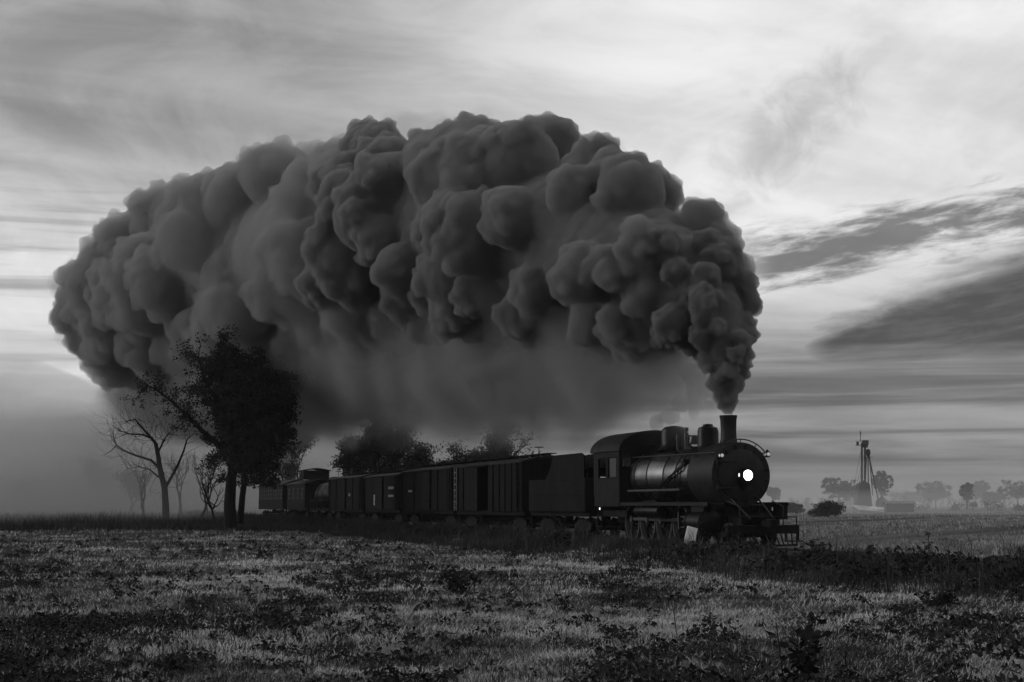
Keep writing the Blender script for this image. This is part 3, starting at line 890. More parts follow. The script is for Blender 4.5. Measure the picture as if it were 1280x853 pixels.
def ground_z(x, y):
    x = np.asarray(x, dtype=float); y = np.asarray(y, dtype=float)
    d = np.hypot(x, y)
    near = np.exp(-(d / 55.0) ** 2)
    z = (vnoise(x, y, 2.6) - 0.5) * 0.20 * near + (vnoise(x, y, 0.8, 3.3) - 0.5) * 0.14 * near + (vnoise(x, y, 0.33, 5.1) - 0.5) * 0.09 * np.exp(-(d / 30.0) ** 2)
    z = z + (vnoise(x, y, 60.0, 9.0) - 0.5) * 0.30 * np.clip((d - 60) / 80, 0, 1)
    s = (x - FRONT.x) * LEFT.x + (y - FRONT.y) * LEFT.y
    # flat under the track, a low bank on its near side
    k = np.clip((np.abs(s) - 2.2) / 1.5, 0, 1)
    z = z * k - 0.05 * (1 - k)
    z = z - 1.7 * np.exp(-(((x - 87.0) / 24.0) ** 2 + ((y - 352.0) / 26.0) ** 2))      # the farmyard lies in a dip
    z = z + 0.32 * np.exp(-((s + 4.6) / 1.3) ** 2)
    return z

def axis(lo, hi, fine_lo, fine_hi, step, growth):
    a = list(np.arange(fine_lo, fine_hi, step))
    st = step
    v = a[-1]
    while v < hi:
        st *= growth; v += st; a.append(min(v, hi))
    st = step; v = a[0]; b = []
    while v > lo:
        st *= growth; v -= st; b.append(max(v, lo))
    return np.array(list(reversed(b)) + a)
gxs = axis(-3000, 3000, -14, 18, 0.10, 1.07)
gys = axis(-60, 4500, 7, 36, 0.10, 1.05)
GX, GY = np.meshgrid(gxs, gys, indexing='ij')
GZ = ground_z(GX, GY)
nx_, ny_ = GX.shape
idx = np.arange(nx_ * ny_).reshape(nx_, ny_)
F = np.stack([idx[:-1, :-1], idx[1:, :-1], idx[1:, 1:], idx[:-1, 1:]], -1).reshape(-1, 4)

mg = bpy.data.materials.new('field_soil'); mg.use_nodes = True
N = NT(mg.node_tree); b = N.n['Principled BSDF']
geo = N.new('ShaderNodeNewGeometry'); pos = geo.outputs['Position']
px_, py_, pz_ = N.sep(pos)
sN = N.m('ADD', N.m('MULTIPLY', N.m('SUBTRACT', px_, FRONT.x), LEFT.x), N.m('MULTIPLY', N.m('SUBTRACT', py_, FRONT.y), LEFT.y))
LN = N.m('ADD', N.m('MULTIPLY', N.m('SUBTRACT', px_, FRONT.x), -HEAD.x), N.m('MULTIPLY', N.m('SUBTRACT', py_, FRONT.y), -HEAD.y))
patch = N.noise(pos, 0.16, 5.0, 0.6, 0.3)
fine = N.noise(N.xyz(N.m('MULTIPLY', px_, 0.55), py_, pz_), 5.0, 7.0, 0.65)
straw = N.m('MULTIPLY', N.ramp(patch, 0.42, 0.58), N.ramp(fine, 0.35, 0.68))
near = N.mix(straw, 0.008, 0.07)
# far side of the line: stubble in long drilled rows
cN = N.m('SUBTRACT', N.m('MULTIPLY', px_, 0.86), N.m('MULTIPLY', py_, 0.5)); aN = N.m('ADD', N.m('MULTIPLY', px_, 0.5), N.m('MULTIPLY', py_, 0.86))
rows = N.noise(N.xyz(N.m('MULTIPLY', cN, 0.20), N.m('MULTIPLY', aN, 0.012), 0.0), 1.0, 4.0, 0.6)
stub = N.mix(N.ramp(N.m('ADD', N.m('MULTIPLY', rows, 0.7), N.m('MULTIPLY', N.noise(pos, 1.3, 5.0, 0.7), 0.3)), 0.42, 0.58), 0.015, 0.10)
base = N.mix(N.ramp(sN, 3.0, 7.0), near, stub)
N.l.new(N.xyz(base, base, base), b.inputs['Base Color'])
b.inputs['Roughness'].default_value = 0.95
b.inputs['Specular IOR Level'].default_value = 0.15
bn = N.new('ShaderNodeBump'); bn.inputs['Strength'].default_value = 0.7; bn.inputs['Distance'].default_value = 0.04
N.l.new(N.noise(pos, 11.0, 6.0, 0.7), bn.inputs['Height']); N.l.new(bn.outputs[0], b.inputs['Normal'])
gr = np_mesh('ground', np.stack([GX.ravel(), GY.ravel(), GZ.ravel()], -1), F, mg, True)
gr['kind'] = 'structure'

# ------------------------------------------------------------------ low vegetation
def leaf_mat(name, lo, hi, rough=0.7, scale=1.5, trans=0.0):
    m = bpy.data.materials.new(name); m.use_nodes = True
    N = NT(m.node_tree); b = N.n['Principled BSDF']
    geo = N.new('ShaderNodeNewGeometry')
    rnd = geo.outputs['Random Per Island']
    n = N.noise(geo.outputs['Position'], scale, 4.0, 0.6)
    f = N.m('ADD', N.m('MULTIPLY', N.ramp(n, 0.3, 0.7), 0.6), N.m('MULTIPLY', rnd, 0.4))
    v = N.mix(f, lo, hi)
    N.l.new(N.xyz(v, v, v), b.inputs['Base Color'])
    b.inputs['Roughness'].default_value = rough
    b.inputs['Specular IOR Level'].default_value = 0.08
    MATS[name] = m
    return m
M_STRAW = leaf_mat('frosted_straw', 0.05, 0.62, 0.75, 0.5)
M_WEED = leaf_mat('dark_weeds', 0.008, 0.035, 0.7, 0.8)
M_TALL = leaf_mat('tall_dead_grass', 0.008, 0.075, 0.75, 0.4)
M_STEM = leaf_mat('weed_stem', 0.010, 0.03, 0.8, 2.0)

def blades(cx, cy, cz, h, lean, w, n_per, spread, droop, seed, comb=None):
    """Vectorised tufts: n_per bent blades round every centre; three triangles each."""
    r = np.random.default_rng(seed)
    n = len(cx)
    cx, cy, cz, h, w, spread = [np.repeat(np.broadcast_to(a, n), n_per) for a in (cx, cy, cz, h, w, spread)]
    N_ = n * n_per
    a = r.uniform(0, 2 * np.pi, N_)
    rad = np.sqrt(r.random(N_)) * spread
    bx, by_ = cx + np.cos(a) * rad, cy + np.sin(a) * rad
    a2 = a + r.normal(0, 0.7, N_)
    if comb is not None: a2 = np.repeat(comb, n_per) + r.normal(0, 1.3, N_)
    hh = h * r.uniform(0.5, 1.15, N_)
    ln = np.clip(r.normal(lean, 0.28, N_), 0.02, 1.45)
    ux, uy = np.cos(a2), np.sin(a2)
    px, py = -uy, ux
    def ring(t, wd, extra):
        ang = ln + extra
        return (bx + ux * hh * t * np.sin(ang), by_ + uy * hh * t * np.sin(ang), cz + hh * t * np.cos(ang)), wd
    (x0, y0, z0) = (bx, by_, cz - 0.02)
    (x1, y1, z1), _ = ring(0.55, 0, 0)
    x2 = x1 + ux * hh * 0.5 * np.sin(ln + droop); y2 = y1 + uy * hh * 0.5 * np.sin(ln + droop); z2 = z1 + hh * 0.5 * np.cos(ln + droop)
    z2 = np.maximum(z2, cz + 0.005)
    wb = w * r.uniform(0.6, 1.3, N_)
    V = np.stack([np.stack([x0 - px * wb, y0 - py * wb, z0], -1), np.stack([x0 + px * wb, y0 + py * wb, z0], -1),
                  np.stack([x1 - px * wb * 0.8, y1 - py * wb * 0.8, z1], -1), np.stack([x1 + px * wb * 0.8, y1 + py * wb * 0.8, z1], -1),
                  np.stack([x2, y2, z2], -1)], 1).reshape(-1, 3)
    o = np.arange(N_)[:, None] * 5
    Fc = np.concatenate([o + np.array([[0, 1, 3]]), o + np.array([[0, 3, 2]]), o + np.array([[2, 3, 4]])], 0)
    return V, Fc

def leaves(cx, cy, cz, rad, hgt, size, n_per, seed):
    """Low leafy mounds: broad leaves tilted outwards over a dome."""
    r = np.random.default_rng(seed)
    n = len(cx)
    cx, cy, cz, rad, hgt, size = [np.repeat(np.broadcast_to(a, n), n_per) for a in (cx, cy, cz, rad, hgt, size)]
    N_ = n * n_per
    a = r.uniform(0, 2 * np.pi, N_); q = np.sqrt(r.random(N_))
    c = np.stack([cx + np.cos(a) * q * rad, cy + np.sin(a) * q * rad, cz + hgt * np.sqrt(np.clip(1 - q * q, 0, 1)) * r.uniform(0.35, 1.0, N_) + 0.01], -1)
    nrm = np.stack([np.cos(a) * q, np.sin(a) * q, np.full(N_, 0.6)], -1) + r.normal(0, 0.45, (N_, 3))
    nrm /= np.linalg.norm(nrm, axis=1)[:, None]
    t = np.cross(nrm, r.normal(0, 1, (N_, 3))); t /= np.linalg.norm(t, axis=1)[:, None]
    u = np.cross(nrm, t)
    L = (size * r.uniform(0.6, 1.3, N_))[:, None]; Wd = L * r.uniform(0.35, 0.6, N_)[:, None]
    dr = nrm * L * -0.25
    V = np.stack([c - t * L, c + u * Wd, c + t * L + dr, c - u * Wd], 1).reshape(-1, 3)
    o = np.arange(N_)[:, None] * 4
    Fc = np.concatenate([o + np.array([[0, 1, 2]]), o + np.array([[0, 2, 3]])], 0)
    return V, Fc

def scatter_screen(n, y0, y1, seed, power=1.0, x0=-260, x1=1540):
    """Points spread evenly over the ground as the eye meets it: dense near, sparse far."""
    r = np.random.default_rng(seed)
    px = r.uniform(x0, x1, n); py = y0 + (y1 - y0) * r.random(n) ** power
    D = F_PX * CAM_Z / (py - HORIZON)
    return (px - 640) / F_PX * D, D

def patchiness(x, y):
    y = np.asarray(y) * 0.42
    return 0.48 * vnoise(x, y, 2.6, 2.2) + 0.32 * vnoise(x, y, 0.9, 4.4) + 0.20 * vnoise(x, y, 0.4, 6.4)

NEARSIDE = -3.2
def open_spot(x, y):
    """False on the trodden pale spots round the weeds that stand alone."""
    px = 640 + F_PX * x / y; py = HORIZON + F_PX * CAM_Z / y
    ok = np.ones(len(x), dtype=bool)
    for a, b, rx, ry in ((988, 806, 62, 44), (688, 718, 34, 22), (706, 756, 34, 20), (572, 728, 52, 22), (843, 775, 22, 24), (1162, 748, 60, 16)):
        ok &= ((px - a) / rx) ** 2 + ((py - b) / ry) ** 2 > 0.7 + 0.6 * nrg.random(len(x))
    return ok
# flattened frosty straw
x, y = scatter_screen(95000, 656, 1010, 21)
p = patchiness(x, y); s = track_s(x, y)
keep = (s < NEARSIDE - 1.0) & (nrg.random(len(x)) < np.clip((p - 0.36) * 5.5, 0.20, 1.0))
x, y = x[keep], y[keep]
d = np.hypot(x, y)
comb = (vnoise(x, y, 3.0, 12.0) - 0.5) * 5.0 + (vnoise(x, y, 0.7, 15.0) - 0.5) * 3.0
V, Fc = blades(x, y, ground_z(x, y) + 0.015, 0.075 + 0.0016 * d, 1.22, 0.0017 + 0.00017 * d, 13, 0.12 + 0.006 * d, 0.20, 5, comb)
o = np_mesh('flattened_grass', V, Fc, M_STRAW)
tag(o, 'pale frosty flattened grass spread over the mown field', 'grass', kind='stuff')

# dark leafy ground cover in clumps
x, y = scatter_screen(15000, 668, 1010, 22, 0.8)
p = patchiness(x, y); s = track_s(x, y)
left_bias = np.clip(0.30 - x * 0.010 - (y - 18) * 0.006, 0, 0.32)
keep = open_spot(x, y) & (s < NEARSIDE - 1.0) & (nrg.random(len(x)) < np.clip((0.45 - p) * 3.5 + left_bias, 0.06, 0.9) * np.clip(1.0 - x * 0.16, 0.30, 1.0))
x, y = x[keep], y[keep]
sz = nrg.uniform(0.6, 1.5, len(x))
V, Fc = leaves(x, y, ground_z(x, y), 0.16 * sz, 0.13 * sz, 0.020 * np.sqrt(sz) + 0.0006 * y, 30, 8)
o = np_mesh('leafy_ground_cover', V, Fc, M_WEED)
tag(o, 'dark leafy weeds covering the field in low mounds', 'weeds', kind='stuff')

# short upright blades between them
x, y = scatter_screen(16000, 652, 1010, 23)
p = patchiness(y, x); s = track_s(x, y)
keep = (s < NEARSIDE - 1.0) & (nrg.random(len(x)) < np.clip((p - 0.45) * 4.0, 0.05, 0.8))
x, y = x[keep], y[keep]; d = np.hypot(x, y)
V, Fc = blades(x, y, ground_z(x, y), 0.13 * nrg.uniform(0.6, 1.8, len(x)) + 0.001 * d, 0.45, 0.0022 + 0.00016 * d, 8, 0.05 + 0.003 * d, 0.5, 6)
o = np_mesh('field_grass', V, Fc, M_TALL)
tag(o, 'thin dark upright grass tufts dotted over the mown field', 'grass', kind='stuff')

x, y = scatter_screen(5200, 664, 1010, 27, 0.9)
keep = open_spot(x, y) & (track_s(x, y) < NEARSIDE - 1.5) & (vnoise(x, y * 0.5, 1.2, 17.0) > 0.45)
x, y = x[keep], y[keep]; sz = nrg.uniform(0.3, 1.0, len(x)) ** 1.5
V, Fc = leaves(x, y, ground_z(x, y), 0.15 * sz + 0.02, 0.20 * sz, 0.030 * sz + 0.010 + 0.0006 * y, 16, 18)
o = np_mesh('weed_tufts', V, Fc, M_STEM)
tag(o, 'tiny dark weed tufts speckling the whole mown field', 'weeds', kind='stuff')

# tall growth along the near side of the track, and the unmown strip it widens into on the left
def strip(n, L0, L1, s0, s1, seed):
    r = np.random.default_rng(seed)
    L = L0 + (L1 - L0) * r.random(n) ** 1.25; s_ = r.uniform(s0, s1, n)
    P = np.array([FRONT.x, FRONT.y])[None] - L[:, None] * np.array([HEAD.x, HEAD.y])[None] + s_[:, None] * np.array([LEFT.x, LEFT.y])[None]
    return P[:, 0], P[:, 1], L, s_
x, y, L, s_ = strip(19000, -34, 150, -7.4, -2.6, 31)
clump = vnoise(x, y, 2.2, 6.0) * 0.6 + vnoise(x, y, 0.9, 8.0) * 0.4
edge = np.clip(1.0 - np.abs(s_ + 4.7) / 2.4, 0.15, 1)
keep = nrg.random(len(x)) < np.clip(clump * 2.2 - 0.35, 0.05, 1) * (0.4 + 0.6 * edge)
x, y, L, clump, edge = x[keep], y[keep], L[keep], clump[keep], edge[keep]
hh = (0.40 + 0.95 * np.clip(clump - 0.3, 0, 1)) * (0.55 + 0.55 * edge) * np.where(L < 3, 0.68, 1.0)
V, Fc = blades(x, y, ground_z(x, y), hh, 0.30, 0.004 + 0.00006 * y, 15, 0.16 + 0.0010 * y, 0.65, 7)
o = np_mesh('tall_grass', V, Fc, M_TALL)
tag(o, 'tall dark grass growing along the near side of the track', 'grass', kind='stuff')
x, y, L, s_ = strip(900, -34, 120, -7.2, -3.0, 35)
V, Fc = blades(x, y, ground_z(x, y), nrg.uniform(0.5, 1.25, len(x)), 0.16, 0.006 + 0.00008 * y, 4, 0.10, 0.9, 17)
o = np_mesh('dry_stalks', V, Fc, M_TALL)
tag(o, 'tall thin dry stalks sticking up from the railway bank', 'weeds', kind='stuff')
x, y, L, s_ = strip(2600, -34, 120, -6.4, -2.9, 32)
cl = vnoise(x, y, 2.0, 1.0)
keep = cl > 0.52
x, y = x[keep], y[keep]; sz = nrg.uniform(0.7, 1.5, len(x))
V, Fc = leaves(x, y, ground_z(x, y), 0.30 * sz, 0.34 * sz, 0.05 * sz + 0.0005 * y, 34, 9)
o = np_mesh('trackside_weeds', V, Fc, M_WEED)
tag(o, 'dark tangled weeds bunched along the railway bank', 'weeds', kind='stuff')
# far left: rank weeds at the edge of the field
r_ = np.random.default_rng(41)
n = 9000
py = r_.uniform(646, 664, n); px = r_.uniform(-320, 640, n)
D = F_PX * CAM_Z / (py - HORIZON)
x = (px - 640) / F_PX * D; y = D
keep = (track_s(x, y) < -6) & (r_.random(n) < np.clip(vnoise(x, y, 7.0, 2.0) * 2.0 - 0.4, 0.05, 1))
x, y = x[keep], y[keep]
V, Fc = blades(x, y, ground_z(x, y), 0.5 + 1.0 * vnoise(x, y, 5.0, 7.0) ** 2, 0.22, 0.016, 9, 0.6, 0.5, 10)
o = np_mesh('rank_weeds', V, Fc, M_TALL)
tag(o, 'tall dark weeds edging the far left of the field', 'weeds', kind='stuff')
# stubble beyond the line on the right
r_ = np.random.default_rng(43)
n = 26000
py = 640 + (720 - 640) * r_.random(n) ** 0.8; px = r_.uniform(940, 1600, n)
D = F_PX * CAM_Z / (py - HORIZON)
x = (px - 640) / F_PX * D; y = D
s_ = track_s(x, y)
rowpos = np.round(s_ / 0.55) * 0.55 - s_
x = x + rowpos * LEFT.x * 0.8; y = y + rowpos * LEFT.y * 0.8
keep = (s_ > 3.2) & (r_.random(n) < np.clip(vnoise(0.86 * x - 0.5 * y, (0.5 * x + 0.86 * y) * 0.05, 2.6, 3.0) * 3.2 - 1.1, 0.04, 1))
x, y = x[keep], y[keep]; d = np.hypot(x, y)
V, Fc = blades(x, y, ground_z(x, y), 0.16 + 0.0006 * d, 0.35, 0.003 + 0.0002 * d, 6, 0.08 + 0.003 * d, 0.3, 11)
o = np_mesh('stubble', V, Fc, M_STRAW)
tag(o, 'cut stubble standing in rows on the field beyond the track', 'stubble', kind='stuff')

# ------------------------------------------------------------------ single weeds that stand out
def weed(px, py, h_px, label, n_stems, leafy, seed, lean=0.2, spread=0.15, group=None, name='tall_weed', leaf=0.05):
    D = F_PX * CAM_Z / (py - HORIZON)
    x = (px - 640) / F_PX * D
    z = float(ground_z(x, D))
    H = h_px * D / F_PX
    r = random.Random(seed)
    root = empty(name, (x, D, z), 0, label, 'weed', group)
    st = MB(); LV = []; LF = []
    def leafq(p, t, nrm, L, Wd):
        o = len(LV); u = nrm.cross(t).normalized()
        LV.extend([p, p + t * L * 0.5 + u * Wd, p + t * L - nrm * L * 0.25, p + t * L * 0.5 - u * Wd]); LF.append((o, o + 1, o + 2, o + 3))
    for k in range(n_stems):
        a = r.uniform(0, 6.28); base = Vector((math.cos(a), math.sin(a), 0)) * spread * H * r.random()
        hk = H * (1.0 if k == 0 else r.uniform(0.5, 0.95))
        le = Vector((math.cos(a), math.sin(a), 0)) * lean * r.uniform(0.4, 1.4)
        if k == 0: le = Vector((lean * r.choice((-1, 1)) * 0.7, r.uniform(-.1, .1), 0))
        pts = []; bend = Vector((r.uniform(-1, 1), r.uniform(-1, 1), 0)) * 0.12
        for i in range(7):
            t = i / 6
            pts.append(base + le * hk * t + Vector((0, 0, hk * t)) + bend * hk * t * t + Vector((r.uniform(-1, 1), r.uniform(-1, 1), 0)) * 0.012 * hk)
        st.tube(pts, [max(0.0035, 0.010 * H * (1 - 0.75 * i / 6)) + 0.00012 * D for i in range(7)], 5)
        for i in range(int(leafy * (0.5 + r.random()))):
            t = r.uniform(0.25, 1.0); j = min(5, int(t * 6)); p = pts[j].lerp(pts[j + 1], t * 6 - j)
            dd = Vector((r.uniform(-1, 1), r.uniform(-1, 1), r.uniform(-0.7, 0.5))).normalized()
            nn = (Vector((r.uniform(-1, 1), r.uniform(-1, 1), r.uniform(-1, 1)))).normalized()
            L_ = leaf * H * r.uniform(0.6, 1.6) + 0.02
            if r.random() < 0.35:
                q = p + dd * L_ * 1.2; st.tube([p, q], [0.004 + 0.0001 * D, 0.003], 4); p = q
            leafq(p, dd, nn, L_ * 1.5, L_ * 0.4)
    st.build('stem', M_STEM, root)
    if LF:
        np_mesh('foliage', [v[:] for v in LV], LF, M_WEED, False, root)
    return root
weed(988, 850, 84, 'tall branching dark weed with curled leaves standing over the pale grass', 6, 30, 1, 0.22, 0.22, leaf=0.07)
weed(572, 742, 38, 'broad dark clump of arching weed leaves on the pale mown patch', 16, 12, 2, 0.7, 0.35, name='weed_clump', leaf=0.10)
weed(688, 734, 38, 'lone thin weed stalk bent over beside the pale mown patch', 1, 7, 3, 0.45, leaf=0.05)
weed(706, 768, 30, 'drooping dark weed with a few broad leaves in the mid field', 4, 12, 4, 0.5, 0.3, leaf=0.10)
weed(1157, 700, 36, 'tall leafy stalk standing alone against the stubble beyond the track', 1, 22, 5, 0.10, 0.0, leaf=0.09)
weed(1162, 752, 22, 'low sprawling dark weed patch beside the railway bank', 22, 10, 6, 1.3, 0.2, name='weed_clump', leaf=0.14)
weed(843, 790, 40, 'single straight dry stalk rising from the mown field', 1, 4, 7, 0.05, leaf=0.03)
weed(265, 690, 34, 'thin dark upright stalk in front of the leafy black tree', 1, 3, 8, 0.05, leaf=0.03)
sd_ = 50
for px, py, h in ((60, 790, 26), (150, 745, 20), (372, 760, 24), (480, 790, 22), (800, 720, 20), (1010, 780, 22), (1100, 790, 20), (905, 800, 20), (330, 700, 18), (445, 690, 16), (1225, 800, 22), (240, 830, 26), (640, 700, 15), (760, 770, 18), (930, 730, 18), (1190, 850, 30), (20, 830, 30)):
    sd_ += 1
    weed(px, py, h, 'small ragged dark weed poking out of the field', 3 + sd_ % 4, 10, sd_, 0.4, 0.4, 'small weeds scattered over the field', leaf=0.10)

# ------------------------------------------------------------------ smoke
def plume_depth(px):
    """The exhaust drifts back along the train and off to its near side."""
    q = (min(px, 908) - 640.0) / F_PX
    t = (7.4 - 49.0 * q) / (62.4 + 131.0 * q)
    return 49.0 + 131.0 * max(t, 0.0)

def train_depth(px):
    q = (px - 640.0) / F_PX
    L = (7.69 - 48.0 * q) / max(0.3102 + 0.9507 * q, 0.02)
    return min(48.0 + 0.9507 * L, 150.0)

SPINE = [(908, 512, 11), (909, 490, 20), (907, 462, 32), (904, 430, 44), (890, 394, 62), (850, 356, 98),
         (790, 328, 124), (720, 308, 130), (650, 286, 142), (570, 292, 134), (490, 298, 138), (410, 312, 138),
         (330, 334, 138), (260, 354, 130), (205, 376, 116), (165, 392, 92), (138, 392, 60)]

def spine_points():
    out = []
    for px, py, r in SPINE:
        d = plume_depth(px)
        out.append((pix(px, py, d), r * d / F_PX))
    return out

ICO = {}
def ico(level):
    if level not in ICO:
        bm = bmesh.new(); bmesh.ops.create_icosphere(bm, subdivisions=level, radius=1.0)
        bm.verts.index_update()
        ICO[level] = (np.array([v.co[:] for v in bm.verts], dtype=np.float32),
                      np.array([[v.index for v in f.verts] for f in bm.faces], dtype=np.int32))
        bm.free()
    return ICO[level]

def balls_mesh(name, balls, voxel, material, parent, disp=()):
    """balls: (centre, radius). One closed skin round all of them."""
    Vs, Fs, o = [], [], 0
    for c, r in balls:
        v, f = ico(1 if r < 0.22 else (2 if r < 1.2 else 3))
        Vs.append(v * r + np.array(c[:], dtype=np.float32)); Fs.append(f + o); o += len(v)
    ob = np_mesh(name, np.concatenate(Vs), np.concatenate(Fs))
    rm = ob.modifiers.new('skin', 'REMESH'); rm.mode = 'VOXEL'; rm.voxel_size = voxel; rm.use_smooth_shade = True
    for i, (size, strength, depth) in enumerate(disp):
        if depth == 0:            # rounded knobs, the cauliflower crust of fresh smoke
            tx = bpy.data.textures.new(name + '_knobs%d' % i, 'VORONOI'); tx.noise_scale = size; tx.noise_intensity = 1.0
            dm = ob.modifiers.new('knobs%d' % i, 'DISPLACE'); dm.texture = tx; dm.texture_coords = 'GLOBAL'; dm.strength = -strength; dm.mid_level = 0.55
            continue
        tx = bpy.data.textures.new(name + '_relief%d' % i, 'CLOUDS')
        tx.noise_scale = size; tx.noise_depth = depth; tx.noise_basis = 'ORIGINAL_PERLIN'
        dm = ob.modifiers.new('relief%d' % i, 'DISPLACE'); dm.texture = tx; dm.texture_coords = 'GLOBAL'
        dm.strength = strength; dm.mid_level = 0.5
    rm2 = ob.modifiers.new('seal', 'REMESH'); rm2.mode = 'VOXEL'; rm2.voxel_size = voxel; rm2.use_smooth_shade = True   # no self-crossings left
    dg = bpy.context.evaluated_depsgraph_get()
    me = bpy.data.meshes.new_from_object(ob.evaluated_get(dg))
    old = ob.data
    ob.modifiers.clear(); ob.data = me
    bpy.data.meshes.remove(old)
    me.name = name
    me.materials.clear(); me.materials.append(material)
    ob.parent = parent
    return ob

def rand_dir(r):
    z = r.uniform(-1, 1); a = r.uniform(0, 2 * math.pi); s = math.sqrt(1 - z * z)
    return Vector((s * math.cos(a), s * math.sin(a), z))

def billows(path, seed, n1, k1, n2, k2, n3, k3):
    """Cauliflower: lobes round a curved core, lobes on lobes, and small curls on those."""
    r = random.Random(seed)
    balls = []
    lobes = []
    for i in range(len(path) - 1):
        (a, ra), (b, rb) = path[i], path[i + 1]
        L = (b - a).length
        steps = max(2, int(L / (0.35 * (ra + rb) * 0.5)) + 1)
        for s in range(steps):
            t = s / steps
            balls.append((a.lerp(b, t), (ra + (rb - ra) * t) * 0.66))
        n = max(3, int(n1 * L / ((ra + rb) * 0.5)))
        for _ in range(n):
            t = r.random()
            c = a.lerp(b, t); rr = ra + (rb - ra) * t
            d = rand_dir(r); tan = (b - a).normalized()
            d = (d - tan * d.dot(tan) * 0.8).normalized()
            q = rr * r.uniform(*k1)
            lobes.append((c + d * (rr - q) * r.uniform(0.92, 1.14), q, d))
    mids = []
    for c, q, d in lobes:
        balls.append((c, q))
        for _ in range(n2):
            e = (rand_dir(r) + d * 0.9).normalized()
            q2 = q * r.uniform(*k2)
            mids.append((c + e * (q - q2 * 0.35), q2, e))
    for c, q, d in mids:
        balls.append((c, q))
        for _ in range(n3):
            e = (rand_dir(r) + d * 0.7).normalized()
            q3 = q * r.uniform(*k3)
            balls.append((c + e * (q - q3 * 0.3), q3))
    return balls

plume = empty('smoke_plume', (7.4, 48.9, 4.7), 0,
              'huge dark billowing smoke plume pouring from the locomotive stack and trailing back', 'smoke')
bpy.context.view_layer.update()
inv = plume.matrix_world.inverted()
PATH = [(inv @ p, r) for p, r in spine_points()]

M_SMOKE_A = mat_volume('smoke_near', 7.0, 0.31)
M_SMOKE_B = mat_volume('smoke_mid', 3.2, 0.37)
M_SMOKE_C = mat_volume('smoke_tail', 0.95, 0.43)
M_STEAM = mat_volume('steam_thin', 0.75, 0.50)

balls_mesh('rising_smoke', billows(PATH[0:6], 3, 16.0, (0.20, 0.38), 10, (0.22, 0.42), 8, (0.26, 0.46)), 0.055, M_SMOKE_A, plume, [(0.30, 0.12, 0)])
balls_mesh('rolling_smoke', billows(PATH[5:11], 7, 17.0, (0.20, 0.38), 11, (0.20, 0.42), 8, (0.26, 0.48)), 0.095, M_SMOKE_B, plume, [(0.50, 0.17, 0)])
balls_mesh('trailing_smoke', billows(PATH[10:17], 12, 14.0, (0.20, 0.42), 9, (0.20, 0.44), 7, (0.26, 0.46)), 0.15, M_SMOKE_C, plume, [(0.85, 0.26, 0)])

def soft_cloud(name, pts, seed, voxel, material, parent, disp, n=5):
    """pts: (px, py, radius px, distance)."""
    r = random.Random(seed); balls = []
    ref = parent.matrix_world.inverted() if parent else Matrix.Identity(4)
    for px, py, rp, D in pts:
        c = ref @ pix(px, py, D); q = rp * D / F_PX
        balls.append((c, q * 0.8))
        for _ in range(n):
            d = rand_dir(r); k = q * r.uniform(0.3, 0.55)
            balls.append((c + Vector((d.x, d.y, d.z * 0.8)) * q * r.uniform(0.5, 0.8), k))
    return balls_mesh(name, balls, voxel, material, parent, disp)
# thin torn fringe round the older smoke
balls_mesh('smoke_fringe', billows([(p, r * 1.07) for p, r in PATH[6:17]], 23, 4.0, (0.20, 0.44), 5, (0.22, 0.46), 4, (0.24, 0.5)), 0.26, mat_volume('smoke_thin', 0.10, 0.45), plume, [(1.6, 1.1, 2)])
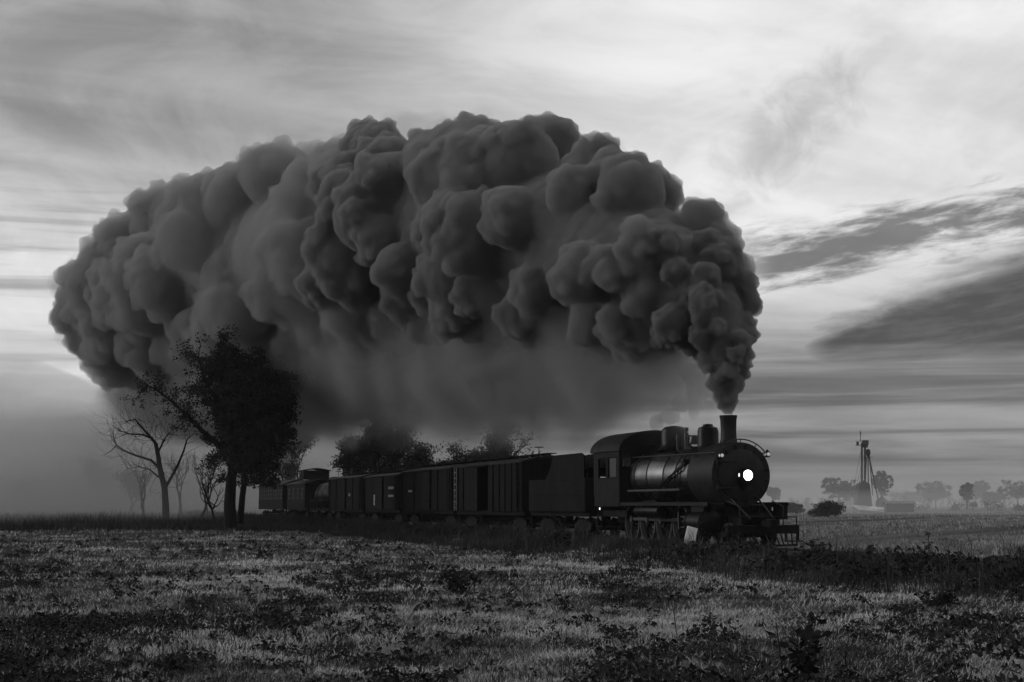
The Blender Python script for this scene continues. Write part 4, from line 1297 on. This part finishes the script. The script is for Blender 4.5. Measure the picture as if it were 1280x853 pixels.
# thinner steam hanging under the plume and drifting over the wagons: uneven, thinning out to its edges
dl = math.hypot(62.4, 131.0); AX, AY = -62.4 / dl, 131.0 / dl
def steam_section(u):
    zb = 2.7 + 0.040 * u; zt = 6.0 + 8.0 * min(u / 10.0, 1.0) + 0.055 * u
    return 1.2 + 5.3 * min(u / 30.0, 1.0), (zb + zt) / 2, (zt - zb) / 2
def mat_steam():
    m = bpy.data.materials.new('hanging_steam'); m.use_nodes = True
    N = NT(m.node_tree); N.n.clear()
    o = N.new('ShaderNodeOutputMaterial'); v = N.new('ShaderNodeVolumePrincipled')
    g = N.new('ShaderNodeNewGeometry'); x, y, z = N.sep(g.outputs['Position'])
    X = N.m('SUBTRACT', x, 7.4); Y = N.m('SUBTRACT', y, 49.0)
    u = N.m('ADD', N.m('MULTIPLY', X, AX), N.m('MULTIPLY', Y, AY))          # along the drift
    w = N.m('SUBTRACT', N.m('MULTIPLY', X, AY), N.m('MULTIPLY', Y, AX))     # across it
    w = N.m('SUBTRACT', w, N.m('MULTIPLY', N.m('MINIMUM', N.m('DIVIDE', u, 30.0), 1.0), 3.5))
    n = N.noise(N.xyz(N.m('MULTIPLY', u, 0.15), N.m('MULTIPLY', w, 0.20), N.m('MULTIPLY', z, 0.17)), 1.0, 4.0, 0.62, 0.7)
    zb = N.m('ADD', 2.7, N.m('MULTIPLY', u, 0.040))
    zt = N.m('ADD', N.m('ADD', 6.0, N.m('MULTIPLY', N.m('MINIMUM', N.m('DIVIDE', u, 10.0), 1.0), 8.0)), N.m('MULTIPLY', u, 0.055))
    zc = N.m('MULTIPLY', N.m('ADD', zb, zt), 0.5); H = N.m('MULTIPLY', N.m('SUBTRACT', zt, zb), 0.5)
    Wd = N.m('ADD', 1.2, N.m('MULTIPLY', N.m('MINIMUM', N.m('DIVIDE', u, 30.0), 1.0), 5.3))
    rho = N.m('SQRT', N.m('ADD', N.m('POWER', N.m('DIVIDE', w, Wd), 2.0), N.m('POWER', N.m('ABSOLUTE', N.m('DIVIDE', N.m('SUBTRACT', z, zc), H)), 2.0)))
    body = N.ramp(N.m('ADD', rho, N.m('MULTIPLY', N.m('SUBTRACT', n, 0.5), 1.0)), 1.02, 0.5)
    ends = N.m('MULTIPLY', N.m('MULTIPLY', N.ramp(u, 0.5, 4.0), N.ramp(u, 128.0, 92.0)), N.ramp(rho, 1.0, 0.88))
    n2 = N.noise(N.xyz(N.m('MULTIPLY', u, 0.14), N.m('MULTIPLY', w, 0.12), N.m('MULTIPLY', z, 0.07)), 1.0, 5.0, 0.62, 1.0)
    body = N.m('MULTIPLY', body, N.ramp(N.m('ADD', z, N.m('MULTIPLY', N.m('SUBTRACT', n2, 0.5), 20.0)), N.m('SUBTRACT', zb, 0.2), N.m('ADD', zb, 8.0)))
    N.l.new(N.m('MULTIPLY', N.m('MULTIPLY', body, ends), 1.0), v.inputs['Density'])
    v.inputs['Color'].default_value = (0.47, 0.47, 0.47, 1)
    N.l.new(v.outputs[0], o.inputs['Volume'])
    return m
hv = []; hf = []; nk = 20
us = [0.5, 2, 4, 7, 10, 15, 22, 30, 60, 100, 120, 130]
for i, u in enumerate(us):
    w_, zc_, h_ = steam_section(u)
    for k in range(nk):
        a_ = 2 * math.pi * k / nk; ww_ = w_ * math.cos(a_) + 3.5 * min(u / 30.0, 1.0)
        hv.append((u * AX + ww_ * AY, u * AY - ww_ * AX, zc_ + h_ * math.sin(a_) - 4.7 + 0.0))
    if i:
        for k in range(nk): hf.append(((i - 1) * nk + k, (i - 1) * nk + (k + 1) % nk, i * nk + (k + 1) % nk, i * nk + k))
me = bpy.data.meshes.new('hanging_steam'); me.from_pydata(hv, [], hf + [tuple(range(nk)), tuple(range((len(us) - 1) * nk, len(us) * nk))]); me.materials.append(mat_steam())
hs = link(bpy.data.objects.new('hanging_steam', me), plume)
bm = bmesh.new(); bm.from_mesh(me); bmesh.ops.recalc_face_normals(bm, faces=bm.faces[:]); bm.to_mesh(me); bm.free()
try:
    me.materials[0].cycles.volume_step_rate = 0.15
except Exception:
    pass
# steam lifting from the safety valves beside the stack
soft_cloud('valve_steam', [(px, py, r, plume_depth(880) + dd) for px, py, r, dd in
           ((862, 530, 6, 4.0), (866, 518, 10, 4.2), (870, 503, 14, 4.3), (872, 486, 17, 4.4), (868, 468, 22, 4.6), (852, 505, 16, 5), (838, 520, 15, 6), (820, 528, 14, 7))],
           6, 0.10, mat_volume('steam_bright', 1.6, 0.92), plume, [(0.5, 0.3, 2)])

# ------------------------------------------------------------------ trees
M_BARK = mat('dark_bark', 0.014, 0.9, 0.0, 0.5, 4.0, bump=0.6, bscale=12, streak=(1, 1, 0.3), spec=0.05)
M_LEAF = leaf_mat('tree_leaves', 0.010, 0.035, 0.65, 0.6)
M_LEAFM = leaf_mat('hedge_leaves', 0.02, 0.06, 0.7, 0.3)

def grow(mb, tips, p, d, r, length, depth, rr, wiggle=0.25, split=(2, 3), up=0.15, ratio=0.72, thin=0.62, sides=6):
    """One limb as a wandering tube, then its forks."""
    pts = [p.copy()]; rad = [r]
    seg = 4
    for i in range(seg):
        d = (d + Vector((rr.uniform(-1, 1), rr.uniform(-1, 1), rr.uniform(-1, 1))) * wiggle + Vector((0, 0, up))).normalized()
        p = p + d * (length / seg)
        pts.append(p.copy()); rad.append(r * (1 - 0.42 * (i + 1) / seg))
    mb.tube(pts, rad, sides if r > 0.04 else 4, False)
    tips.append((pts[2], depth)); tips.append((pts[-1], depth))
    if depth <= 0: return
    for k in range(rr.randint(*split)):
        e = (d + rand_dir(rr) * rr.uniform(0.5, 0.95)).normalized()
        start = pts[-1] if k < 2 else pts[rr.randint(2, seg - 1)]
        grow(mb, tips, start, e, r * thin * rr.uniform(0.8, 1.1), length * ratio * rr.uniform(0.75, 1.2), depth - 1, rr, wiggle, split, up, ratio, thin, sides)

def leaf_cloud(centres, n_per, spread, size, seed):
    """Leaf-sized faces gathered round the given twigs."""
    r = np.random.default_rng(seed)
    C = np.repeat(np.array([c[:] for c in centres]), n_per, 0)
    N_ = len(C)
    off = r.normal(0, 1, (N_, 3)); off /= np.linalg.norm(off, axis=1)[:, None]
    off *= (r.random(N_) ** 0.45)[:, None] * spread * np.repeat(r.uniform(0.6, 1.35, len(centres)), n_per)[:, None]
    off[:, 2] *= 0.75
    c = C + off
    t = r.normal(0, 1, (N_, 3)); t /= np.linalg.norm(t, axis=1)[:, None]
    q = r.normal(0, 1, (N_, 3)); u = np.cross(t, q); u /= np.linalg.norm(u, axis=1)[:, None]
    L = (size * r.uniform(0.55, 1.35, N_))[:, None]; w = L * 0.45
    V = np.stack([c - t * L, c + u * w, c + t * L, c - u * w], 1).reshape(-1, 3)
    o = np.arange(N_)[:, None] * 4
    return V, np.concatenate([o + np.array([[0, 1, 2]]), o + np.array([[0, 2, 3]])], 0)

def tree(name, px, depth, top_py, label, seed, leaf_n=40, leaf_size=0.10, width=1.0, bare=False, group=None, base_z=None, trunk_r=None, levels=4, spread=0.7, up=0.15, cat='tree', material=None, wiggle=0.25, bole=0.30):
    x = (px - 640) / F_PX * depth
    z = float(ground_z(x, depth)) if base_z is None else base_z
    H = (HORIZON - top_py) * depth / F_PX + CAM_Z - z
    root = empty(name, (x, depth, z), 0, label, cat, group)
    rr = random.Random(seed)
    mb = MB(); tips = []
    tr = trunk_r or H * 0.028
    grow(mb, tips, Vector((0, 0, -0.1)), Vector((rr.uniform(-.08, .08), rr.uniform(-.08, .08), 1)), tr, H * bole, levels, rr, wiggle, (2, 3), up, 0.76, 0.66)
    zs = max(v[2] for v in mb.v)
    k = (H * (0.97 if leaf_n else 1.0) - spread * 0.5) / zs
    mb.v = [(v[0] * k * width, v[1] * k * width, v[2] * k) for v in mb.v]
    tr_o = mb.build('trunk', M_BARK, root, True, 60)
    if leaf_n:
        cs = [Vector((t.x * k * width, t.y * k * width, t.z * k)) for t, dpt in tips if dpt <= 2 and t.z * k > H * 0.22]
        V, Fc = leaf_cloud(cs, leaf_n, spread, leaf_size, seed)
        np_mesh('crown', V, Fc, material or M_LEAF, False, root)
    return root

# --- the big leafy tree in front of the train, drawn limb by limb
BT_D = 90.0
bt_base = pix(292, 655, BT_D); bt_base.z = float(ground_z(bt_base.x, BT_D))
bt = empty('leafy_tree', bt_base, 0, 'tall black leafy tree with a long limb reaching left, standing before the smoke', 'tree')
rr = random.Random(77)
mb = MB(); LC = []   # leaf centres with weight
def P(px, py, dy=0.0):
    return pix(px, py, BT_D + dy) - bt_base
def limb(pts, r0, r1):
    n = len(pts); mb.tube(pts, [r0 + (r1 - r0) * i / (n - 1) for i in range(n)], 8, True)
    return pts
def twigs(pts, n, length, r, leaf_prob=1.0, lv=1):
    tips = []
    for k in range(n):
        j = rr.randint(0, len(pts) - 2); p = pts[j].lerp(pts[j + 1], rr.random())
        d = (rand_dir(rr) + (pts[j + 1] - pts[j]).normalized() * 0.5 + Vector((0, 0, 0.25))).normalized()
        grow(mb, tips, p, d, r, length * rr.uniform(0.6, 1.2), lv, rr, 0.3, (1, 2), 0.05, 0.7, 0.6, 4)
    return [t for t, _ in tips if rr.random() < leaf_prob]
trunk = limb([P(288, 660), P(287, 630), P(289, 600), P(293, 570), P(292, 540), P(290, 500), P(288, 482), P(287, 466)], 0.42, 0.08)
t2 = limb([P(300, 655, 0.5), P(303, 620, 0.8), P(309, 580, 1.5), P(322, 545, 2), P(335, 510, 2.2), P(343, 492, 2.4), P(346, 480, 2.4)], 0.22, 0.06)
big = limb([P(291, 570), P(272, 556, -0.5), P(255, 541, -1.0), P(235, 521, -1.6), P(215, 502, -1.8), P(196, 488, -2.0), P(180, 479, -2.1)], 0.20, 0.03)
mid = limb([P(290, 520), P(272, 500, -1), P(258, 480, -1.5), P(250, 455, -1.6), P(247, 445, -1.6)], 0.15, 0.03)
low = limb([P(300, 575), P(318, 552, 1), P(340, 540, 0), P(356, 528, -1)], 0.15, 0.04)
dense = []
for pts, n, ln in ((trunk[3:], 34, 1.5), (t2[2:], 40, 1.6), (low, 12, 1.2)):
    dense += twigs(pts, n, ln, 0.045)
for k in range(230):      # body of the crown: a column with a flat right shoulder
    px = rr.gauss(316, 24); py = rr.uniform(466, 604)
    if px < 272 + (py - 458) * 0.02 or px > 366: continue
    if py < 484 and 300 < px < 325: continue
    if py > 575 and (px < 272 or px > 350): continue
    dense.append(P(px, py, rr.uniform(-2.4, 2.4)))
for k in range(26):
    dense.append(P(rr.gauss(288, 7), rr.uniform(438, 474), rr.uniform(-0.8, 0.8)))
for k in range(22):
    dense.append(P(rr.gauss(345, 9), rr.uniform(470, 490), rr.uniform(-0.8, 0.8)))
loose = twigs(big[2:], 34, 1.0, 0.03, 0.9) + twigs(mid, 26, 1.0, 0.03, 0.9)
for k in range(26):
    loose.append(P(rr.uniform(225, 272), rr.uniform(484, 535), rr.uniform(-2.5, 0.5)))
mb.build('trunk', M_BARK, bt, True, 60)
V1, F1 = leaf_cloud(dense, 130, 0.62, 0.10, 3)
V2, F2 = leaf_cloud(loose, 9, 0.42, 0.10, 4)
np_mesh('crown', np.concatenate([V1, V2]), np.concatenate([F1, F2 + len(V1)]), M_LEAF, False, bt)

# --- the bare tree left of it, limb by limb
D2 = 124.0
b2 = pix(207, 648, D2); b2.z = float(ground_z(b2.x, D2))
bare = empty('bare_tree', b2, 0, 'bare forked tree with wide crooked limbs fading into the steam', 'tree')
mb = MB(); rr = random.Random(15)
def Q(zx, zy, dy=0.0):            # pixel in the enlarged detail of the photograph
    return pix(100 + zx * 0.328, 400 + zy * 0.328, D2 + dy) - b2
tk1 = limb([Q(328, 775), Q(326, 700), Q(322, 640), Q(305, 570), Q(298, 520), Q(288, 470)], 0.33, 0.17)
L1 = limb([Q(288, 470), Q(262, 440, 1), Q(235, 410, 1.5), Q(210, 380, 2), Q(185, 385, 2.4), Q(165, 398, 2.6)], 0.14, 0.02)
L2 = limb([Q(275, 452), Q(240, 438, -1), Q(190, 435, -2), Q(150, 422, -2.5), Q(118, 398, -2.8)], 0.10, 0.02)
L3 = limb([Q(303, 565), Q(270, 535, -1), Q(215, 518, -1.5), Q(170, 500, -2), Q(138, 478, -2), Q(126, 445, -2.2), Q(128, 420, -2.2)], 0.13, 0.02)
L4 = limb([Q(138, 478, -2), Q(118, 500, -2.4), Q(90, 515, -2.6)], 0.06, 0.015)
L5 = limb([Q(322, 645), Q(345, 605, 1), Q(370, 560, 1.5), Q(395, 500, 2), Q(408, 455, 2.2), Q(440, 430, 2.4), Q(490, 420, 2.5)], 0.15, 0.02)
L6 = limb([Q(300, 600), Q(265, 570, 1), Q(220, 560, 1.5), Q(175, 572, 2)], 0.08, 0.015)
L7 = limb([Q(300, 500), Q(320, 460, -1), Q(335, 435, -1.5), Q(370, 440, -2)], 0.10, 0.02)
for pts in (L1, L2, L3, L5, L6, L7): twigs(pts, 20, 1.5, 0.022, 1, 3)
mb.build('trunk', M_BARK, bare, True, 60)
T2 = 'bare trees beside the big leafy tree'
tree('bare_tree', 253, 130, 565, 'slim bare tree with forked stem between the crooked tree and the leafy tree', 5, 0, width=0.8, trunk_r=0.22, levels=4, wiggle=0.35, up=0.1)
tree('bare_tree', 272, 118, 560, 'leaning bare sapling close behind the trunk of the big leafy tree', 9, 0, width=0.7, trunk_r=0.17, levels=4, wiggle=0.4)
tree('bare_tree', 228, 160, 560, 'pale hazy bare tree far behind the crooked bare tree', 13, 0, width=0.8, trunk_r=0.3, levels=5, wiggle=0.3)
tree('bare_tree', 182, 150, 572, 'faint bare tree with upright twigs in the fog left of the crooked tree', 14, 0, width=0.8, trunk_r=0.2, levels=5, wiggle=0.3)
tree('bare_tree', 262, 150, 552, 'faint many-twigged bare tree half hidden by the big leafy tree', 16, 0, width=0.7, trunk_r=0.2, levels=5, wiggle=0.3)
tree('misty_tree', 165, 190, 585, 'hazy bushy tree in the mist behind the crooked bare tree', 17, 16, 0.22, 0.9, spread=1.1)
tree('misty_tree', 113, 260, 566, 'round-topped tree almost lost in mist at the left field edge', 21, 22, 0.28, 1.0, spread=1.5, bole=0.4)
tree('conifer', 28, 330, 600, 'narrow tree beside the small pale-roofed farm in the mist', 23, 26, 0.25, 0.45, spread=1.0)

# --- trees behind the train, seen through the steam
GB = 'dark trees behind the freight cars'
for px, D, top, sd2, ln, wd, lab in (
        (352, 200, 552, 30, 60, 1.0, 'dark leafy tree rising behind the coach at the end of the train'),
        (392, 165, 536, 31, 60, 0.9, 'dark leafy tree behind the caboose'),
        (418, 150, 540, 33, 60, 0.9, 'dense dark tree behind the tank car'),
        (447, 140, 510, 35, 70, 0.8, 'tallest dark tree rising through steam behind the fourth boxcar'),
        (473, 150, 540, 36, 60, 0.9, 'thick dark tree between the two tall ones behind the fourth boxcar'),
        (497, 138, 512, 37, 40, 0.7, 'feathery dark tree in the steam behind the third boxcar'),
        (545, 150, 560, 39, 50, 1.2, 'low dark bushy tree behind the second boxcar'),
        (590, 132, 546, 41, 50, 0.9, 'leafy tree behind the second and first boxcars, dimmed by steam'),
        (620, 122, 516, 43, 50, 0.65, 'tall dark leafy tree behind the first boxcar'),
        (650, 124, 514, 45, 8, 0.75, 'half-bare tree with pale gaps behind the first boxcar and tender'),
        (686, 130, 552, 47, 5, 0.8, 'small almost bare tree behind the tender')):
    tree('trackside_tree', px, D, top, lab, sd2, int(ln * 0.45), 0.14, wd * 1.1, spread=0.8, group=GB, wiggle=0.34, levels=5)

# --- far trees on the right, each standing alone in the mist
def bushy(px, D, top, w_px, label, seed, n=160, name='far_tree', trunk=True, squash=1.0, mat_=None):
    x = (px - 640) / F_PX * D; H = (HORIZON - top) * D / F_PX + CAM_Z; Wm = w_px * D / F_PX / 2
    root = empty(name, (x, D, 0), 0, label, 'tree' if trunk else 'bush')
    rr = random.Random(seed); mb = MB()
    z0 = H * 0.30 if trunk else 0.0
    if trunk:
        mb.tube([(0, 0, -0.2), (0.1, 0, H * 0.2), (0, 0.1, H * 0.45), (0, 0, H * 0.8)], [H * 0.04, H * 0.032, H * 0.025, H * 0.01], 6)
    else:
        mb.tube([(0, 0, -0.2), (0, 0, H * 0.6)], [H * 0.06, H * 0.02], 6)
    cs = []
    lobes = [(Vector((rr.uniform(-.55, .55) * Wm, rr.uniform(-.5, .5) * Wm, z0 + (H - z0) * rr.uniform(0.25, 0.78))), rr.uniform(0.30, 0.5)) for _ in range(9)]
    for k in range(5):
        a = rand_dir(rr); mb.tube([(0, 0, H * 0.35), Vector((a.x * Wm * 0.6, a.y * Wm * 0.6, H * rr.uniform(0.5, 0.8)))], [H * 0.018, H * 0.006], 5)
    for k in range(n):
        c, q = rr.choice(lobes); d = rand_dir(rr)
        p = c + Vector((d.x * Wm * q, d.y * Wm * q, d.z * (H - z0) * q * 0.62 * squash))
        if p.z > 0.2 and p.z < H * 1.02: cs.append(p)
    mb.build('trunk', M_BARK, root, True)
    V, Fc = leaf_cloud(cs, 22, max(0.5, Wm * 0.14), max(0.10, 0.00075 * D), seed)
    np_mesh('crown', V, Fc, mat_ or M_LEAF, False, root)
    return root
bushy(1032, 190, 627, 52, 'round dark bush at the near edge of the misty farmyard', 61, 260, 'bush', False, 1.3, M_LEAF)
bushy(1046, 520, 598, 44, 'broad misty tree left of the grain tower', 63)
bushy(1066, 540, 604, 36, 'low misty tree directly behind the foot of the grain tower', 64)
bushy(1100, 500, 588, 30, 'tall misty tree right of the grain tower', 65)
bushy(1166, 760, 604, 46, 'pale domed tree alone in the mist beyond the stubble', 67)
bushy(1216, 800, 603, 40, 'pale domed tree behind the small dark tree on the stubble edge', 68)
bushy(1205, 430, 604, 22, 'small dark round tree on a thin trunk at the stubble edge', 69, 140, mat_=M_LEAF)
bushy(1268, 640, 601, 46, 'broad grey tree at the end of the misty hedge', 70)
bushy(1240, 700, 615, 40, 'low grey tree in the misty hedge line', 71, squash=0.8)
bushy(1135, 900, 616, 60, 'faint flat-topped tree in the farthest mist', 72, squash=0.8)
bushy(964, 560, 606, 22, 'misty tree just beyond the locomotive front', 73)
bushy(992, 250, 630, 34, 'low grey bush in the mist past the locomotive pilot', 74, 120, 'bush', False)

def hedge(px0, px1, D, h0, label, seed):
    a = pix(px0, 640, D); b_ = pix(px1, 640, D); c = (a + b_) / 2; c.z = 0
    root = empty('hedgerow', c, 0, label, 'hedge'); rr = random.Random(seed); L = (b_ - a).length
    cs = []; mb = MB()
    for k in range(int(L / 1.6)):
        x = rr.uniform(-L / 2, L / 2); h = h0 * (0.45 + 0.9 * float(vnoise(x, 0, 9.0, seed)) ** 1.3)
        mb.tube([(x, 0, -0.2), (x + rr.uniform(-.3, .3), rr.uniform(-.5, .5), h * 0.7)], [0.12, 0.04], 5)
        for j in range(4): cs.append(Vector((x + rr.uniform(-.8, .8), rr.uniform(-1.5, 1.5), h * rr.uniform(0.2, 1.0))))
    mb.build('stems', M_BARK, root)['kind'] = 'stuff'
    V, Fc = leaf_cloud(cs, 16, 1.3, 0.28, seed); np_mesh('foliage', V, Fc, M_LEAF, False, root)
hedge(985, 1420, 620, 6.0, 'long uneven hedgerow in the mist beyond the grain tower', 81)
hedge(1110, 1500, 400, 2.4, 'low dark hedge along the edge of the stubble field', 83)
hedge(345, 530, 146, 5.5, 'dark thicket under the trees behind the third and fourth boxcars', 87)
hedge(560, 690, 128, 3.8, 'dark scrub under the trees behind the first two boxcars', 89)
hedge(-200, 150, 360, 4.0, 'long hedge lost in the fog at the left field edge', 85)

# ------------------------------------------------------------------ grain elevator and farm
M_TIN = mat('weathered_tin', 0.045, 0.55, 0.3, 0.4, 0.8, streak=(1, 1, 0.3))
M_TINROOF = mat('pale_tin_roof', 0.55, 0.4, 0.2, 0.3, 0.6)
M_TOWER = mat('tower_steel', 0.03, 0.7, 0.2, 0.4, 1.0)
TD = 360.0
def TP(px, py): return pix(px, py, TD)
tb = TP(1079, 640); tb.z = 0
tw = empty('grain_elevator', tb, 0, 'slender steel grain elevator tower with spouts and guy wires above the misty farm', 'tower')
def T(px, py, dy=0.0):
    p = pix(px, py, TD + dy) - tb; p.z += 0.0; return p
def tp(mb_, name, m=M_TOWER): return mb_.build(name, m, tw)
q = MB()
for a in (1077.3, 1081.3):
    for dy in (-0.45, 0.45): q.tube([T(a, 648, dy), T(a, 554, dy)], 0.26, 5)
leg = tp(q, 'elevator_leg')
for k in range(12):
    y0 = 556 + k * 6; q = MB(); q.tube([T(1077.3, y0), T(1081.3, y0 + 6)], 0.06, 4); q.tube([T(1077.3, y0), T(1081.3, y0)], 0.06, 4); q.build('lattice_brace', M_TOWER, leg)
q = MB(); c = T(1081.5, 553.5); q.box(c, (1.5, 1.4, 1.2), None, 0.15); q.box(c + Vector((0, 0, -0.9)), (1.1, 1.1, 0.7)); tp(q, 'elevator_head')
q = MB(); c = T(1073.5, 554.5); q.box(c + Vector((0, 0, -0.5)), (1.5, 1.5, 0.08)); q.box(c + Vector((-0.3, 0, 0.0)), (0.5, 0.6, 0.8))
for dx_ in (-0.7, 0.7): q.box(c + Vector((dx_, -0.7, 0)), (0.06, 0.06, 1.0))
q.box(c + Vector((0, -0.7, 0.5)), (1.5, 0.05, 0.05)); tp(q, 'head_platform')
q = MB(); q.tube([T(1075.6, 552), T(1075.6, 538)], [0.10, 0.05], 5); c = T(1075.6, 542); q.box(c, (0.22, 0.2, 0.9)); tp(q, 'lightning_mast')
q = MB(); c = T(1085.0, 566); q.lathe([(0.2, -1.0), (0.65, -0.4), (0.65, 0.5), (0.3, 0.9)], c, 'Z', 10); q.box(c + Vector((0.3, 0, -1.1)), (1.6, 1.4, 0.08)); tp(q, 'distributor')
for a, b, r_t in (((1086, 569), (1098, 626), 0.17), ((1085, 571), (1085.5, 606), 0.15), ((1087, 571), (1091, 620), 0.12), ((1083, 571), (1082, 600), 0.14)):
    q = MB(); q.tube([T(*a), T(*b)], r_t, 6); tp(q, 'grain_spout')
for a, b in (((1077, 580), (1066, 628)), ((1077, 588), (1070, 626)), ((1082, 562), (1103, 640)), ((1077, 560), (1062, 636))):
    q = MB(); q.tube([T(*a), T(*b)], 0.045, 4); tp(q, 'guy_wire')
q = MB(); c0 = T(1069, 628); c1 = T(1087, 628); z1 = T(1078, 601).z; x0, x1 = c0.x, c1.x
q.prism([(x0 - 0.8, -1.9), (x1 + 0.6, -1.9), (x1 - 0.2, z1 - 0.9), ((x0 + x1) / 2 + 0.3, z1), (x0 + 0.9, z1 - 0.9)], -1.6, 1.6, 'Y'); tp(q, 'head_house', M_TOWER)
# barn with pale lean-to roof, round bin, shed
bn0 = TP(1082, 640); bn0.z = 0
barn = empty('barn', bn0, R(4), 'grey barn with pale sloping tin roof at the foot of the grain tower', 'building')
sx = TD / F_PX
q = MB(); q.box((-0.3, -6.0, -0.75), (7.8, 4.2, 2.3)); q.build('wall', M_TIN, barn)
q = MB(); q.add([(-4.6, -8.8, 0.35), (4.0, -8.8, -0.35), (4.0, -3.6, 0.75), (-4.6, -3.6, 1.50), (-4.6, -8.8, 0.50), (4.0, -8.8, -0.20), (4.0, -3.6, 0.90), (-4.6, -3.6, 1.65)],
       [(0, 3, 2, 1), (4, 5, 6, 7), (0, 1, 5, 4), (1, 2, 6, 5), (2, 3, 7, 6), (3, 0, 4, 7)]); q.build('roof', M_TINROOF, barn)
for dx_ in (-1.8, 1.2):
    q = MB(); q.box((dx_, -8.14, -0.95), (1.4, 0.06, 1.6)); q.build('door', M_TOWER, barn)
bc = TP(1103, 640); bc.z = 0
bin_ = empty('grain_bin', bc, 0, 'round grey grain bin with conical roof beside the barn', 'silo')
q = MB(); rB = 7.5 * sx
q.lathe([(rB, -1.9), (rB, 1.2)] + [(rB + (0.05 if k % 2 else 0), 1.2 + 0.3 * k) for k in range(5)], (0, 0, 0), 'Z', 24); q.build('wall', M_TIN, bin_, True)
q = MB(); q.lathe([(rB + 0.15, 2.4), (0.4, 3.5), (0.35, 3.7)], (0, 0, 0), 'Z', 24); q.build('roof', M_TIN, bin_, True)
sc_ = pix(1124, 640, 300.0); sc_.z = 0
sh = empty('shed', sc_, R(-6), 'long low shed with pale roof edge right of the grain bin', 'building')
q = MB(); q.box((0, 0, 0.9), (5.6, 3.6, 1.8)); q.build('wall', M_TOWER, sh)
q = MB(); q.prism([(-2.1, 1.75), (0, 2.25), (2.1, 1.75), (2.1, 1.87), (0, 2.40), (-2.1, 1.87)], -3.1, 3.1, 'X'); q.build('roof', M_TIN, sh)
for px, D, wd, lab in ((9, 420, 9, 'small pale-roofed farm building in the mist at the field edge left of the misty trees'), (52, 470, 7, 'tiny pale shed in the mist beside the narrow tree')):
    c = pix(px, 640, D); c.z = 0
    hb_ = empty('farm_building', c, R(8), lab, 'building')
    q = MB(); q.box((0, 0, 1.3), (wd, 5, 2.6)); q.build('wall', M_TIN, hb_)
    q = MB(); q.prism([(-3.0, 2.55), (0, 4.4), (3.0, 2.55), (3.0, 2.75), (0, 4.62), (-3.0, 2.75)], -wd / 2 - 0.4, wd / 2 + 0.4, 'X'); q.build('roof', M_TINROOF, hb_)

# ------------------------------------------------------------------ mist and haze
def mist(name, x0, x1, y0, y1, top, density, label, seed, step, albedo=0.75, lump=0.35):
    """Ground mist: a closed body with an uneven top that thins out to its edges."""
    nx = max(8, int((x1 - x0) / step)); ny = max(8, int((y1 - y0) / step))
    X, Y = np.meshgrid(np.linspace(x0, x1, nx), np.linspace(y0, y1, ny), indexing='ij')
    u = (X - x0) / (x1 - x0); v = (Y - y0) / (y1 - y0)
    ed = np.clip(np.minimum(np.minimum(u, 1 - u), np.minimum(v, 1 - v)) * 5.0, 0, 1) ** 0.7
    hgt = top * (1 - lump + 2 * lump * (0.6 * vnoise(X, Y, step * 5.0, seed) + 0.4 * vnoise(X, Y, step * 2.2, seed * 2.0))) * ed
    V1 = np.stack([X.ravel(), Y.ravel(), hgt.ravel() - 0.6], -1); V0 = np.stack([X.ravel(), Y.ravel(), np.full(X.size, -1.4)], -1)
    idx = np.arange(nx * ny).reshape(nx, ny); o = nx * ny
    q = lambda a: np.stack([a[:-1, :-1], a[1:, :-1], a[1:, 1:], a[:-1, 1:]], -1).reshape(-1, 4)
    rim = np.concatenate([idx[:, 0], idx[-1, 1:], idx[-2::-1, -1], idx[0, -2:0:-1]])
    rn = np.roll(rim, -1)
    Fc = np.concatenate([q(idx), q(idx)[:, ::-1] + o, np.stack([rim, rim + o, rn + o, rn], -1)])
    ob = np_mesh(name, np.concatenate([V1, V0]), Fc, mat_volume(name + '_air', density, albedo, 0.1), True)
    return tag(ob, label, 'mist', kind='stuff')
mist('ground_mist', -900, 900, 150, 1500, 15.0, 0.0013, 'pale mist lying over the far fields', 1.3, 26)
mist('fog_bank', -150, -24, 97, 290, 17.0, 0.013, 'thick grey fog bank over the fields left of the trees', 4.1, 6, 0.62)
mist('smoke_haze', -80, 6, 152, 270, 15.0, 0.013, 'grey smoke haze hanging behind the freight cars and trees', 8.4, 6, 0.45)
mist('drifting_mist', 48, 90, 205, 338, 4.5, 0.0030, 'pale mist drifting low round the farmyard', 6.2, 3, 0.9)
hz = MB(); hz.box((0, 690, 18.0), (2600, 1500, 42.0))
haze = hz.build('haze', mat_volume('morning_haze', 0.0002, 0.75, 0.1))
tag(haze, 'pale morning haze lying over the fields', 'haze', kind='stuff')
haze.display_type = 'WIRE'
